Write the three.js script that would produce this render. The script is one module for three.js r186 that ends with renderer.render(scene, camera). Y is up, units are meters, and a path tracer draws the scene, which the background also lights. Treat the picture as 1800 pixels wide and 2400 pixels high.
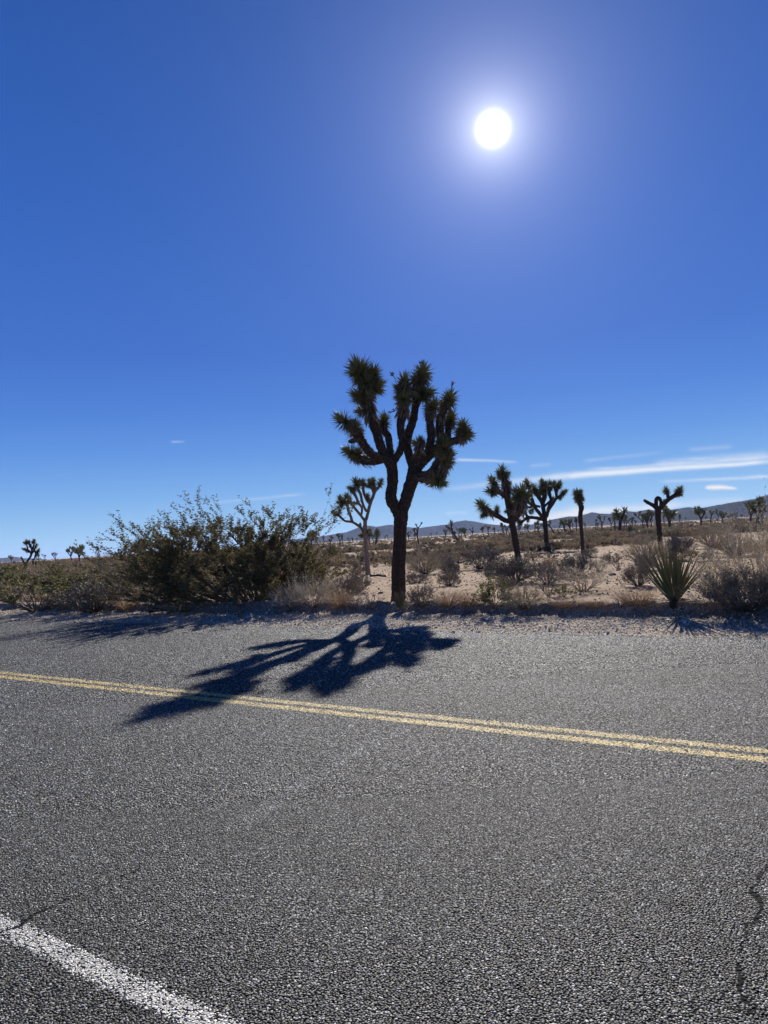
import * as THREE from 'three';

// ------------------------------------------------------------------ camera
const IW = 1800, IH = 2400, FOV = 68, EYE = 1.55;
const F = IH / 2 / Math.tan(FOV * Math.PI / 360);
const camera = new THREE.PerspectiveCamera(FOV, IW / IH, 0.05, 20000);
camera.position.set(0, EYE, 0);
camera.rotation.order = 'YXZ';
camera.rotation.set(2.0 * Math.PI / 180, 0, -3.5 * Math.PI / 180);
camera.updateMatrixWorld(true);
const V = (x, y, z) => new THREE.Vector3(x, y, z);
// direction through a point of the 1800 x 2400 picture, one metre deep along the view axis
const ray = (px, py) => V((px - IW / 2) / F, -(py - IH / 2) / F, -1).applyQuaternion(camera.quaternion);
const atDepth = (px, py, d) => ray(px, py).multiplyScalar(d).add(camera.position);

const EXPOSURE = 2.7;
const scene = new THREE.Scene();
const renderer = new THREE.WebGLRenderer({ antialias: true });
renderer.toneMapping = THREE.LinearToneMapping;
renderer.toneMappingExposure = EXPOSURE;
renderer.shadowMap.enabled = true;

// ------------------------------------------------------------------ helpers: random, noise
function rng(seed) { let a = seed >>> 0; return () => { a = (a + 0x6d2b79f5) | 0; let t = Math.imul(a ^ (a >>> 15), 1 | a); t = (t + Math.imul(t ^ (t >>> 7), 61 | t)) ^ t; return ((t ^ (t >>> 14)) >>> 0) / 4294967296; }; }
const hash2 = (i, j) => { let h = Math.imul(i, 374761393) + Math.imul(j, 668265263); h = Math.imul(h ^ (h >>> 13), 1274126177); return ((h ^ (h >>> 16)) >>> 0) / 4294967296; };
function vnoise(x, y) { const i = Math.floor(x), j = Math.floor(y); let u = x - i, v = y - j; u = u * u * (3 - 2 * u); v = v * v * (3 - 2 * v); const a = hash2(i, j), b = hash2(i + 1, j), c = hash2(i, j + 1), d = hash2(i + 1, j + 1); return a + (b - a) * u + (c - a) * v + (a - b - c + d) * u * v; }
const fbm = (x, y, o = 4) => { let s = 0, a = 0.5; for (let k = 0; k < o; k++) { s += a * vnoise(x + k * 17.3, y - k * 9.1); x *= 2.03; y *= 2.03; a *= 0.5; } return s; };
const sstep = (a, b, x) => { const t = Math.min(1, Math.max(0, (x - a) / (b - a))); return t * t * (3 - 2 * t); };
const lerp = (a, b, t) => a + (b - a) * t;
const lin = (c) => { c /= 255; return c <= 0.04045 ? c / 12.92 : Math.pow((c + 0.055) / 1.055, 2.4); };

// ------------------------------------------------------------------ sun and sky
const SUN = ray(1155, 302).normalize();
const sun = new THREE.DirectionalLight(new THREE.Color(1.0, 0.95, 0.87), 4.8);
sun.position.copy(SUN).multiplyScalar(200);
sun.target.position.set(0, 0, 0);
sun.castShadow = true; sun.shadow.radius = 1; sun.shadow.mapSize.set(4096, 4096);
Object.assign(sun.shadow.camera, { left: -60, right: 60, top: 60, bottom: -60, near: 1, far: 500 });
scene.add(sun, sun.target);
{
  const W = 4096, Hh = 2048, d = new Float32Array(W * Hh * 4);
  const stops = [[-90, 150, 140, 130], [-0.5, 178, 208, 236], [0.6, 168, 208, 241], [3.7, 128, 178, 233], [6.9, 97, 150, 224], [10, 78, 130, 214], [14, 64, 113, 201], [24, 48, 98, 185], [36, 36, 84, 165], [60, 28, 70, 145], [90, 26, 64, 135]];
  const table = [];
  for (let y = 0; y < Hh; y++) {
    const e = (y + 0.5) / Hh * 180 - 90; let k = 0; while (k < stops.length - 2 && e > stops[k + 1][0]) k++;
    const a = stops[k], b = stops[k + 1], t = Math.min(1, Math.max(0, (e - a[0]) / (b[0] - a[0])));
    table.push([1, 2, 3].map((c) => lin(lerp(a[c], b[c], t)) / EXPOSURE));
  }
  for (let y = 0; y < Hh; y++) {
    const el = ((y + 0.5) / Hh - 0.5) * Math.PI, ce = Math.cos(el), se = Math.sin(el), T = table[y];
    for (let x = 0; x < W; x++) {
      const az = ((x + 0.5) / W - 0.5) * 2 * Math.PI;
      const c = ce * Math.cos(az) * SUN.x + se * SUN.y + ce * Math.sin(az) * SUN.z;
      let g0 = 0, g1 = 0, g2 = 0;
      if (c > 0.5) {
        const a = Math.acos(Math.min(1, c)) * 180 / Math.PI;
        const core = 5 * Math.exp(-Math.pow(a / 0.58, 2)), near = 0.4 * Math.exp(-a / 1.4), mid = 0.12 * Math.exp(-a / 5.5), far = 0.026 * Math.exp(-a / 15);
        g0 = core + near + mid * 0.8 + far * 0.75; g1 = core + near * 0.98 + mid * 0.82 + far * 0.85; g2 = core * 0.97 + near * 0.9 + mid + far * 1.25;
      }
      const o = (y * W + x) * 4, f = se > -0.01 ? 1 : 0;
      d[o] = T[0] + g0 * f; d[o + 1] = T[1] + g1 * f; d[o + 2] = T[2] + g2 * f; d[o + 3] = 1;
    }
  }
  // thin high clouds: streaks between two directions, [points in the picture, half width in degrees at each end, strength at each end, colour]
  const streak = (pts, w0, w1, s0, s1, seed, col = [0.86, 0.9, 0.97], wisp = 0.6, lens = false) => {
    for (let k = 0; k < pts.length - 1; k++) {
      const A = ray(...pts[k]).normalize(), B = ray(...pts[k + 1]).normalize();
      const ax = (v) => [Math.atan2(v.z, v.x), Math.asin(v.y)];
      const [a0, e0] = ax(A), [a1, e1] = ax(B), pad = 3 * Math.max(w0, w1) * Math.PI / 180;
      const n = pts.length - 1;
      const x0 = Math.floor((Math.min(a0, a1) / (2 * Math.PI) + 0.5) * W), x1 = Math.ceil((Math.max(a0, a1) / (2 * Math.PI) + 0.5) * W);
      const y0 = Math.floor(((Math.min(e0, e1) - pad) / Math.PI + 0.5) * Hh), y1 = Math.ceil(((Math.max(e0, e1) + pad) / Math.PI + 0.5) * Hh);
      for (let y = y0; y <= y1; y++) for (let x = x0; x < x1; x++) {
        const az = ((x + 0.5) / W - 0.5) * 2 * Math.PI, el = ((y + 0.5) / Hh - 0.5) * Math.PI;
        const t = (az - a0) / (a1 - a0); if (t < 0 || t >= 1) continue;
        const T = (k + t) / n, dist = (el - lerp(e0, e1, t)) * 180 / Math.PI + 0.12 * (fbm(az * 30 + seed, seed * 3.1) - 0.5);
        const w = lerp(w0, w1, T) * (lens ? Math.max(0.12, Math.sqrt(Math.sin(Math.PI * Math.pow(T, 0.75)))) : 1), q = dist / w;
        let s = Math.exp(-q * q * 1.4) * lerp(s0, s1, T) * Math.min(1, T * 9 + 0.05) * Math.min(1, (1 - T) * 9 + 0.05);
        s *= 1 - wisp + wisp * 1.6 * fbm(az * 46 + seed, el * 420 + az * 60);
        const o = (y * W + x) * 4; s = Math.min(0.95, s);
        for (let c = 0; c < 3; c++) d[o + c] = lerp(d[o + c], col[c] * 0.98 / EXPOSURE, s);
      }
    }
  };
  const white = [0.82, 0.88, 0.96], cream = [0.98, 0.93, 0.88];
  streak([[1030, 1148], [1200, 1129], [1330, 1115]], 0.22, 0.28, 0.2, 0.7, 1, white, 0.4);
  streak([[1290, 1119], [1420, 1108], [1560, 1099], [1690, 1090], [1830, 1080]], 0.27, 0.13, 1.15, 1.25, 2, white, 0.4);
  streak([[1370, 1100], [1500, 1093], [1650, 1083], [1830, 1070]], 0.1, 0.14, 0.5, 0.7, 3, white);
  streak([[1530, 1085], [1660, 1075], [1830, 1064]], 0.2, 0.3, 0.35, 0.45, 4, white, 0.9);
  streak([[1063, 1078], [1140, 1080], [1217, 1083]], 0.1, 0.07, 0.75, 0.5, 5, white, 0.3);
  streak([[1240, 1091], [1292, 1087]], 0.13, 0.13, 0.22, 0.22, 6, white);
  streak([[1365, 1081], [1440, 1072], [1560, 1060]], 0.13, 0.1, 0.22, 0.15, 7, white);
  streak([[1610, 1054], [1720, 1047]], 0.16, 0.16, 0.25, 0.2, 8, white);
  streak([[1540, 1129], [1660, 1124], [1830, 1115]], 0.1, 0.12, 0.35, 0.7, 9, white);
  streak([[1651, 1143], [1690, 1142], [1732, 1146]], 0.16, 0.13, 1.5, 1.0, 10, cream, 0.12, true);
  streak([[1040, 1204], [1100, 1201]], 0.12, 0.12, 0.35, 0.25, 11, white);
  streak([[480, 1181], [600, 1169], [720, 1157]], 0.12, 0.1, 0.16, 0.34, 12, white, 0.4);
  streak([[400, 1037], [434, 1036]], 0.06, 0.05, 0.5, 0.3, 13, white, 0.2);
  streak([[1130, 1234], [1220, 1226], [1300, 1214], [1370, 1201]], 0.5, 0.55, 0.6, 0.9, 14, cream, 0.5);
  streak([[1330, 1206], [1420, 1196], [1520, 1192], [1600, 1184]], 0.4, 0.3, 0.85, 0.4, 15, cream, 0.5);
  streak([[1500, 1188], [1640, 1178], [1760, 1172]], 0.35, 0.25, 0.35, 0.25, 16, cream, 0.6);
  const tex = new THREE.DataTexture(d, W, Hh, THREE.RGBAFormat, THREE.FloatType);
  tex.mapping = THREE.EquirectangularReflectionMapping; tex.magFilter = THREE.LinearFilter; tex.minFilter = THREE.LinearFilter; tex.needsUpdate = true;
  scene.background = tex; scene.environment = tex;
}

// ------------------------------------------------------------------ names, tags, geometry builder
const taken = new Map();
function numbered(n) { const k = taken.get(n) ?? 0; taken.set(n, k + 1); return k ? `${n}_${String(k).padStart(3, '0')}` : n; }
function thing(name, label, category, pos, group, kind) {
  const o = new THREE.Group(); o.name = numbered(name); scene.add(o); o.position.copy(pos);
  o.userData = { label, category }; if (group) o.userData.group = group; if (kind) o.userData.kind = kind; return o;
}
function mesh(name, geo, mat, parent) { const m = new THREE.Mesh(geo, mat); m.name = name; m.castShadow = m.receiveShadow = true; parent.add(m); return m; }
function setting(name, geo, mat, label, category, kind = 'structure') { const m = mesh(numbered(name), geo, mat, scene); m.userData = { label, category, kind }; return m; }
function stuffCopies(name, geo, mat, list, label, category, kind = 'stuff') {
  const m = new THREE.InstancedMesh(geo, mat, list.length), c = new THREE.Color(); m.name = numbered(name); m.castShadow = m.receiveShadow = true;
  list.forEach((e, i) => { m.setMatrixAt(i, e.m); if (e.c) m.setColorAt(i, c.setRGB(...e.c)); });
  m.userData = { label, category, kind }; scene.add(m); return m;
}
const std = (r, o = {}) => new THREE.MeshPhysicalMaterial({ roughness: r, specularIntensity: 0.35, vertexColors: true, side: THREE.DoubleSide, ...o });

class GB {
  constructor() { this.p = []; this.i = []; this.c = []; this.u = []; }
  v(x, y, z, c, u = 0, w = 0) { this.p.push(x, y, z); this.c.push(c[0], c[1], c[2]); this.u.push(u, w); return this.p.length / 3 - 1; }
  get tris() { return this.i.length / 3; }
  // a limb swept along points [V, radius]; rough: uneven surface
  limb(pts, sides, col, rough = 0, seed = 0, step = 0, cap = true) {
    let P = pts.map((q) => q[0]), R = pts.map((q) => q[1]);
    if (step) {
      const curve = new THREE.CatmullRomCurve3(P, false, 'centripetal'), L = curve.getLength(), n = Math.max(2, Math.ceil(L / step)), P2 = [], R2 = [];
      for (let k = 0; k <= n; k++) { const t = k / n; P2.push(curve.getPoint(t)); const f = t * (R.length - 1), a = Math.min(R.length - 2, Math.floor(f)); R2.push(lerp(R[a], R[a + 1], sstep(0, 1, f - a))); }
      P = P2; R = R2;
    }
    const n = P.length, N = V(0, 0, 0), B = V(0, 0, 0), T = V(0, 0, 0); let along = 0;
    T.copy(P[1]).sub(P[0]).normalize(); N.set(Math.abs(T.y) > 0.9 ? 1 : 0, Math.abs(T.y) > 0.9 ? 0 : 1, 0).cross(T).normalize();
    const first = this.p.length / 3;
    for (let k = 0; k < n; k++) {
      T.copy(P[Math.min(n - 1, k + 1)]).sub(P[Math.max(0, k - 1)]).normalize();
      N.addScaledVector(T, -N.dot(T)).normalize(); B.crossVectors(T, N);
      if (k) along += P[k].distanceTo(P[k - 1]);
      for (let s = 0; s < sides; s++) {
        const a = s / sides * 2 * Math.PI, c = Math.cos(a), d = Math.sin(a);
        let r = R[k]; if (rough) r *= 1 + rough * ((fbm(Math.cos(a) * 2.2 + seed, along * 9 + Math.sin(a) * 2.2, 3) - 0.45) * 2 + (hash2(k * 7 + seed * 13 | 0, s) - 0.5) * 0.5);
        this.v(P[k].x + (N.x * c + B.x * d) * r, P[k].y + (N.y * c + B.y * d) * r, P[k].z + (N.z * c + B.z * d) * r, col, s / sides * 6.283 * Math.max(0.03, R[0]), along);
      }
    }
    for (let k = 0; k < n - 1; k++) for (let s = 0; s < sides; s++) {
      const a = first + k * sides + s, b = first + k * sides + (s + 1) % sides;
      this.i.push(a, b, a + sides, b, b + sides, a + sides);
    }
    if (cap) { const t = this.v(P[n - 1].x + T.x * R[n - 1] * 0.6, P[n - 1].y + T.y * R[n - 1] * 0.6, P[n - 1].z + T.z * R[n - 1] * 0.6, col), o = first + (n - 1) * sides; for (let s = 0; s < sides; s++) this.i.push(o + s, o + (s + 1) % sides, t); }
    return this;
  }
  twig(ax, ay, az, bx, by, bz, r0, r1, col) { // three-sided
    const dx = bx - ax, dy = by - ay, dz = bz - az, L = Math.hypot(dx, dy, dz) || 1e-6; let ux = -dz, uz = dx, uy = 0; let l = Math.hypot(ux, uz);
    if (l < 1e-5) { ux = 1; uz = 0; l = 1; } ux /= l; uz /= l;
    const wx = (dy * uz - dz * uy) / L, wy = (dz * ux - dx * uz) / L, wz = (dx * uy - dy * ux) / L, f = this.p.length / 3;
    for (let e = 0; e < 2; e++) for (let s = 0; s < 3; s++) {
      const a = s * 2.0944, c = Math.cos(a), d = Math.sin(a), r = e ? r1 : r0;
      this.v((e ? bx : ax) + (ux * c + wx * d) * r, (e ? by : ay) + (uy * c + wy * d) * r, (e ? bz : az) + (uz * c + wz * d) * r, col);
    }
    for (let s = 0; s < 3; s++) { const t = (s + 1) % 3; this.i.push(f + s, f + t, f + 3 + s, f + t, f + 3 + t, f + 3 + s); }
  }
  // stiff pointed blade with a V section
  blade(o, d, len, w, bend, col, tip) {
    const L = d.clone().normalize(), side = V(0, 1, 0).cross(L); if (side.lengthSq() < 1e-4) side.set(1, 0, 0); side.normalize();
    const up = L.clone().cross(side).normalize(), f = this.p.length / 3, c2 = tip ?? col;
    const put = (t, ww, dep, c) => { const m = o.clone().addScaledVector(L, len * t); m.y -= bend * t * t * len; for (const k of [-1, 0, 1]) this.v(m.x + side.x * k * ww - (k ? 0 : up.x * dep), m.y + side.y * k * ww - (k ? 0 : up.y * dep), m.z + side.z * k * ww - (k ? 0 : up.z * dep), c); };
    put(0, w * 0.5, w * 0.35, col); put(0.45, w * 0.5, w * 0.3, col);
    const e = o.clone().addScaledVector(L, len); e.y -= bend * len; const t = this.v(e.x, e.y, e.z, c2);
    this.i.push(f, f + 1, f + 3, f + 1, f + 4, f + 3, f + 1, f + 2, f + 4, f + 2, f + 5, f + 4, f + 3, f + 4, t, f + 4, f + 5, t);
  }
  leaf(x, y, z, dx, dy, dz, len, w, col, rnd) {
    let sx = rnd() - 0.5, sy = rnd() - 0.5, sz = rnd() - 0.5; const k = sx * dx + sy * dy + sz * dz; sx -= k * dx; sy -= k * dy; sz -= k * dz; const l = Math.hypot(sx, sy, sz) || 1; sx *= w / l / 2; sy *= w / l / 2; sz *= w / l / 2;
    const f = this.p.length / 3; this.v(x, y, z, col); this.v(x + dx * len * 0.5 + sx, y + dy * len * 0.5 + sy, z + dz * len * 0.5 + sz, col); this.v(x + dx * len, y + dy * len, z + dz * len, col); this.v(x + dx * len * 0.5 - sx, y + dy * len * 0.5 - sy, z + dz * len * 0.5 - sz, col);
    this.i.push(f, f + 1, f + 2, f, f + 2, f + 3);
  }
  geo() {
    const g = new THREE.BufferGeometry(); g.setAttribute('position', new THREE.Float32BufferAttribute(this.p, 3)); g.setAttribute('color', new THREE.Float32BufferAttribute(this.c, 3)); g.setAttribute('uv', new THREE.Float32BufferAttribute(this.u, 2));
    g.setIndex(this.i); g.computeVertexNormals(); return g;
  }
}
function dataTex(n, fn, srgb = false, m = n) {
  const a = new Uint8Array(n * m * 4);
  for (let y = 0; y < m; y++) for (let x = 0; x < n; x++) { const c = fn(x / n, y / m, x, y), o = (y * n + x) * 4; a[o] = c[0]; a[o + 1] = c[1]; a[o + 2] = c[2]; a[o + 3] = 255; }
  const t = new THREE.DataTexture(a, n, m); t.magFilter = THREE.LinearFilter; t.minFilter = THREE.LinearMipmapLinearFilter; t.wrapS = t.wrapT = THREE.RepeatWrapping; if (srgb) t.colorSpace = THREE.SRGBColorSpace; t.needsUpdate = true; return t;
}
// noise that tiles over n cells
const tnoise = (u, v, n, s) => { const x = u * n, y = v * n, i = Math.floor(x), j = Math.floor(y); let a = x - i, b = y - j; a = a * a * (3 - 2 * a); b = b * b * (3 - 2 * b); const h = (p, q) => hash2(((p % n) + n) % n + s * 101, ((q % n) + n) % n + s * 37); return lerp(lerp(h(i, j), h(i + 1, j), a), lerp(h(i, j + 1), h(i + 1, j + 1), a), b); };

// ------------------------------------------------------------------ the road's own axes: s along it (to the far left), t across it
const RD = V(-0.814, 0, -0.581).normalize(), RN = V(-RD.z, 0, RD.x); // RN points across the road, away from the camera
const T_WHITE = 1.68, T_YELLOW = 5.42, T_EDGE = 10.62;
const roadPoint = (s, t, y = 0) => V(RD.x * s + RN.x * t, y, RD.z * s + RN.z * t);
const edgeAt = (s) => T_EDGE + 0.1 * (fbm(s * 0.7 + 40, 3.3, 4) - 0.45) + 0.05 * (vnoise(s * 5, 8) - 0.5);
const sOf = (x, z) => x * RD.x + z * RD.z, tOf = (x, z) => x * RN.x + z * RN.z;

// height of the land
function land(x, z) {
  const t = tOf(x, z), s = sOf(x, z), r = Math.hypot(x, z);
  if (t < T_EDGE - 0.6) return -0.06;
  const out = t - T_EDGE, on = sstep(1.2, 4, out);
  let y = lerp(-0.03, 0.012, sstep(-0.5, 0.15, out)) + 0.03 * sstep(0.5, 2, out) - 0.32 * sstep(2.3, 4.6, out);
  const crest = 2.05 + 0.45 * (fbm(s * 0.33 + 5, 1.7, 3) - 0.45);
  const q = (out - crest) / (out < crest ? 0.2 : 0.55);
  y += Math.exp(-q * q) * 0.2 * (0.6 + 0.85 * fbm(s * 0.8 + 9, 7.7, 4));
  y += on * (0.16 * (fbm(x * 0.22, z * 0.22, 4) - 0.47) + 0.05 * (fbm(x * 1.3 + 7, z * 1.3, 3) - 0.45));
  y += sstep(25, 120, r) * 0.4 + sstep(40, 200, r) * 0.55 * (fbm(x * 0.018 + 3, z * 0.018 + 8, 3) - 0.42);
  return y;
}
function onLand(px, py) { // where the line of sight through a picture point meets the land
  const d = ray(px, py); let k = 3; let prev = 3;
  for (; k < 1500; k *= 1.004) { const y = EYE + d.y * k; if (y < land(d.x * k, d.z * k)) break; prev = k; }
  let a = prev, b = k; for (let n = 0; n < 20; n++) { const m = (a + b) / 2; if (EYE + d.y * m < land(d.x * m, d.z * m)) b = m; else a = m; }
  const p = d.multiplyScalar(b); return { pos: V(p.x, land(p.x, p.z), p.z), depth: b };
}

// ------------------------------------------------------------------ materials of the ground
const sandTex = dataTex(1024, (u, v) => {
  const big = tnoise(u, v, 6, 1) * 0.5 + tnoise(u, v, 13, 2) * 0.5, mid = tnoise(u, v, 60, 3), fine = tnoise(u, v, 240, 4), grit = tnoise(u, v, 512, 5);
  let k = 0.8 + 0.16 * (big - 0.5) + 0.16 * (mid - 0.5) + 0.22 * (fine - 0.5) + 0.22 * (grit - 0.5);
  const stone = tnoise(u, v, 160, 9) > 0.82 ? 0.8 : 1, bits = tnoise(u, v, 300, 11) > 0.87 ? 0.6 : 1; k *= stone * bits;
  return [Math.min(255, 250 * k), Math.min(255, 243 * k), Math.min(255, 236 * k)];
}, true);
const sandBump = dataTex(1024, (u, v) => { const k = 0.3 * tnoise(u, v, 24, 6) + 0.35 * tnoise(u, v, 90, 7) + 0.35 * tnoise(u, v, 260, 8); return [255 * k, 255 * k, 255 * k]; });
const sandMat = new THREE.MeshPhysicalMaterial({ map: sandTex, bumpMap: sandBump, bumpScale: 0.05, roughness: 1, specularIntensity: 0.1, vertexColors: true });

// ------------------------------------------------------------------ ground sheet, to the horizon
{
  const g = new GB(), angs = [], rads = [];
  for (let a = -180; a < 180;) { angs.push(a); a += Math.abs(a) < 44 ? 0.22 : Math.abs(a) < 60 ? 1 : 6; }
  for (let r = 0.6; r < 9000; r *= r < 40 ? 1.03 : 1.045) rads.push(r);
  const n = angs.length;
  for (const r of rads) for (const a of angs) {
    const x = Math.sin(a * Math.PI / 180) * r, z = -Math.cos(a * Math.PI / 180) * r, t = tOf(x, z);
    let y = land(x, z) - (t < 14.6 ? 0.09 * (1 - sstep(14.3, 14.6, t)) * sstep(T_EDGE - 0.6, T_EDGE, t) : 0);
    if (r > 1200) y = lerp(y, 0, sstep(1200, 1800, r));
    const k = 0.85 + 0.3 * (fbm(x * 0.09 + 50, z * 0.09, 3) - 0.45) + 0.2 * (fbm(x * 0.6, z * 0.6, 2) - 0.4);
    g.v(x, y, z, [0.45 * k, 0.345 * k, 0.255 * k], x / 2.6, z / 2.6);
  }
  for (let k = 0; k < rads.length - 1; k++) for (let a = 0; a < n; a++) { const p = k * n + a, q = k * n + (a + 1) % n; g.i.push(p, q, p + n, q, q + n, p + n); }
  setting('ground', g.geo(), sandMat, 'pale tan desert sand stretching to the hills', 'ground');
}
// verge: the gravel strip and low graded bank beside the far lane
{
  const g = new GB(), s0 = -16, s1 = 34, t0 = T_EDGE - 0.5, t1 = 14.7, ns = 780, nt = 92;
  for (let i = 0; i <= ns; i++) for (let j = 0; j <= nt; j++) {
    const s = lerp(s0, s1, i / ns), t = lerp(t0, t1, j / nt), p = roadPoint(s, t), out = t - T_EDGE;
    const lump = sstep(1.2, 1.7, out) * (1 - sstep(2.5, 3.2, out));
    let y = land(p.x, p.z) + 0.012 * (vnoise(s * 9, t * 9) - 0.5) + lump * (0.1 * (fbm(s * 5.5, t * 5.5, 3) - 0.45) + 0.035 * (vnoise(s * 17, t * 17) - 0.5));
    y -= 0.11 * sstep(14.25, 14.7, t) + 0.1 * (1 - sstep(t0, t0 + 0.25, t)) + 0.1 * (1 - sstep(0, 0.03, i / ns)) + 0.1 * sstep(0.97, 1, i / ns);
    const k = 0.95 + 0.3 * (fbm(s * 2, t * 2, 3) - 0.45), gr = 1 - sstep(1.6, 3.4, out);
    g.v(p.x, y, p.z, [lerp(0.39, 0.38, gr) * k, lerp(0.3, 0.33, gr) * k, lerp(0.222, 0.275, gr) * k], p.x / 2.6, p.z / 2.6);
  }
  for (let i = 0; i < ns; i++) for (let j = 0; j < nt; j++) { const a = i * (nt + 1) + j, b = a + nt + 1; g.i.push(a, b, a + 1, b, b + 1, a + 1); }
  setting('verge', g.geo(), sandMat, 'strip of pale gravel and low dirt bank along the far road edge', 'verge');
}

// ------------------------------------------------------------------ road
const cracks = [
  [[1800, 2028], [1772, 2062], [1766, 2092], [1784, 2136], [1760, 2166], [1742, 2190], [1746, 2224], [1734, 2250], [1746, 2290], [1742, 2340], [1756, 2362], [1728, 2392], [1712, 2430]],
  [[-20, 2194], [22, 2178], [52, 2160], [120, 2126], [200, 2092], [290, 2054], [330, 2034]],
  [[380, 2236], [420, 2252]],
].map((c) => c.map(([x, y]) => { const d = ray(x, y), k = -EYE / d.y; return [d.x * k, d.z * k]; }));
const segDist = (x, z, a, b) => { const dx = b[0] - a[0], dz = b[1] - a[1], t = Math.min(1, Math.max(0, ((x - a[0]) * dx + (z - a[1]) * dz) / (dx * dx + dz * dz))); return Math.hypot(x - a[0] - dx * t, z - a[1] - dz * t); };
const crackBox = cracks.map((c) => [Math.min(...c.map((p) => p[0])) - 0.1, Math.max(...c.map((p) => p[0])) + 0.1, Math.min(...c.map((p) => p[1])) - 0.1, Math.max(...c.map((p) => p[1])) + 0.1]);
function inCrack(x, z) {
  for (let k = 0; k < cracks.length; k++) {
    const b = crackBox[k]; if (x < b[0] || x > b[1] || z < b[2] || z > b[3]) continue;
    const jx = x + 0.07 * (fbm(x * 14, z * 14, 3) - 0.45), jz = z + 0.07 * (fbm(x * 14 + 9, z * 14, 3) - 0.45), w = (k ? 0.007 : 0.0095) * Math.max(0, -0.1 + 1.9 * vnoise(x * 7 + 3, z * 7));
    for (let n = 0; n < cracks[k].length - 1; n++) if (segDist(jx, jz, cracks[k][n], cracks[k][n + 1]) < w) return true;
  }
  return false;
}
const scuff = [[960, 1698], [800, 1790], [700, 1842], [560, 1932]].map(([x, y]) => { const d = ray(x, y), k = -EYE / d.y; return [d.x * k, d.z * k]; });
// where single chips are laid: the road in view and a good step to either side; beyond it the sheet itself carries their colour
const chipped = (q, dep) => Math.abs(q.x) < dep * 0.506 + 1.7 && -q.y < dep * 0.675 + 0.3;
// how much old traffic polished or stained the seal coat here
const wear = (s, t) => 1 + 0.9 * (fbm(s * 0.12 + 4, t * 1.0 + 2, 4) - 0.47) + 0.35 * (fbm(s * 0.9, t * 1.4 + 30, 3) - 0.45);
{
  const g = new GB(), ns = 196, nt = 44, inv = camera.quaternion.clone().invert(), q = V(0, 0, 0);
  for (let i = 0; i <= ns; i++) for (let j = 0; j <= nt; j++) {
    const s = i < 160 ? -10 + 0.25 * i : i < 180 ? 30 + 9 * (i - 160) : -10 - 3 * (i - 179), e = edgeAt(s), t = lerp(-2.5, e, j / nt), p = roadPoint(s, t); q.set(p.x, -EYE, p.z).applyQuaternion(inv); const bare = -q.z < 1.4 || -q.z > 27 || s > 26 || t < 0.3 || !chipped(q, -q.z), k = wear(s, t) * (bare ? 0.17 : 0.02);
    g.v(p.x, j === nt ? -0.02 : 0, p.z, [k, k, k], s / 1.2, t / 1.2);
  }
  for (let i = 0; i < ns; i++) for (let j = 0; j < nt; j++) { if (i === 179) continue; const a = i * (nt + 1) + j, b = a + nt + 1; g.i.push(a, b, a + 1, b, b + 1, a + 1); }
  for (let j = 0; j < nt; j++) { const a = j, b = 180 * (nt + 1) + j; g.i.push(a, b, a + 1, b, b + 1, a + 1); }
  const speck = dataTex(1024, (u, v) => { const a = tnoise(u, v, 110, 21), b = tnoise(u, v, 220, 22), k = 0.35 + 0.9 * Math.max(0, a - 0.35) + 0.35 * (b - 0.4); return [Math.min(255, 255 * k), Math.min(255, 255 * k), Math.min(255, 252 * k)]; }, true);
  const bump = dataTex(1024, (u, v) => { const k = 0.7 * tnoise(u, v, 110, 21) + 0.3 * tnoise(u, v, 220, 22); return [255 * k, 255 * k, 255 * k]; });
  setting('road', g.geo(), new THREE.MeshPhysicalMaterial({ map: speck, bumpMap: bump, bumpScale: 0.012, roughness: 1, specularIntensity: 0.12, vertexColors: true }), 'dark grey two lane chip sealed road running past the desert', 'road');
}
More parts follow.
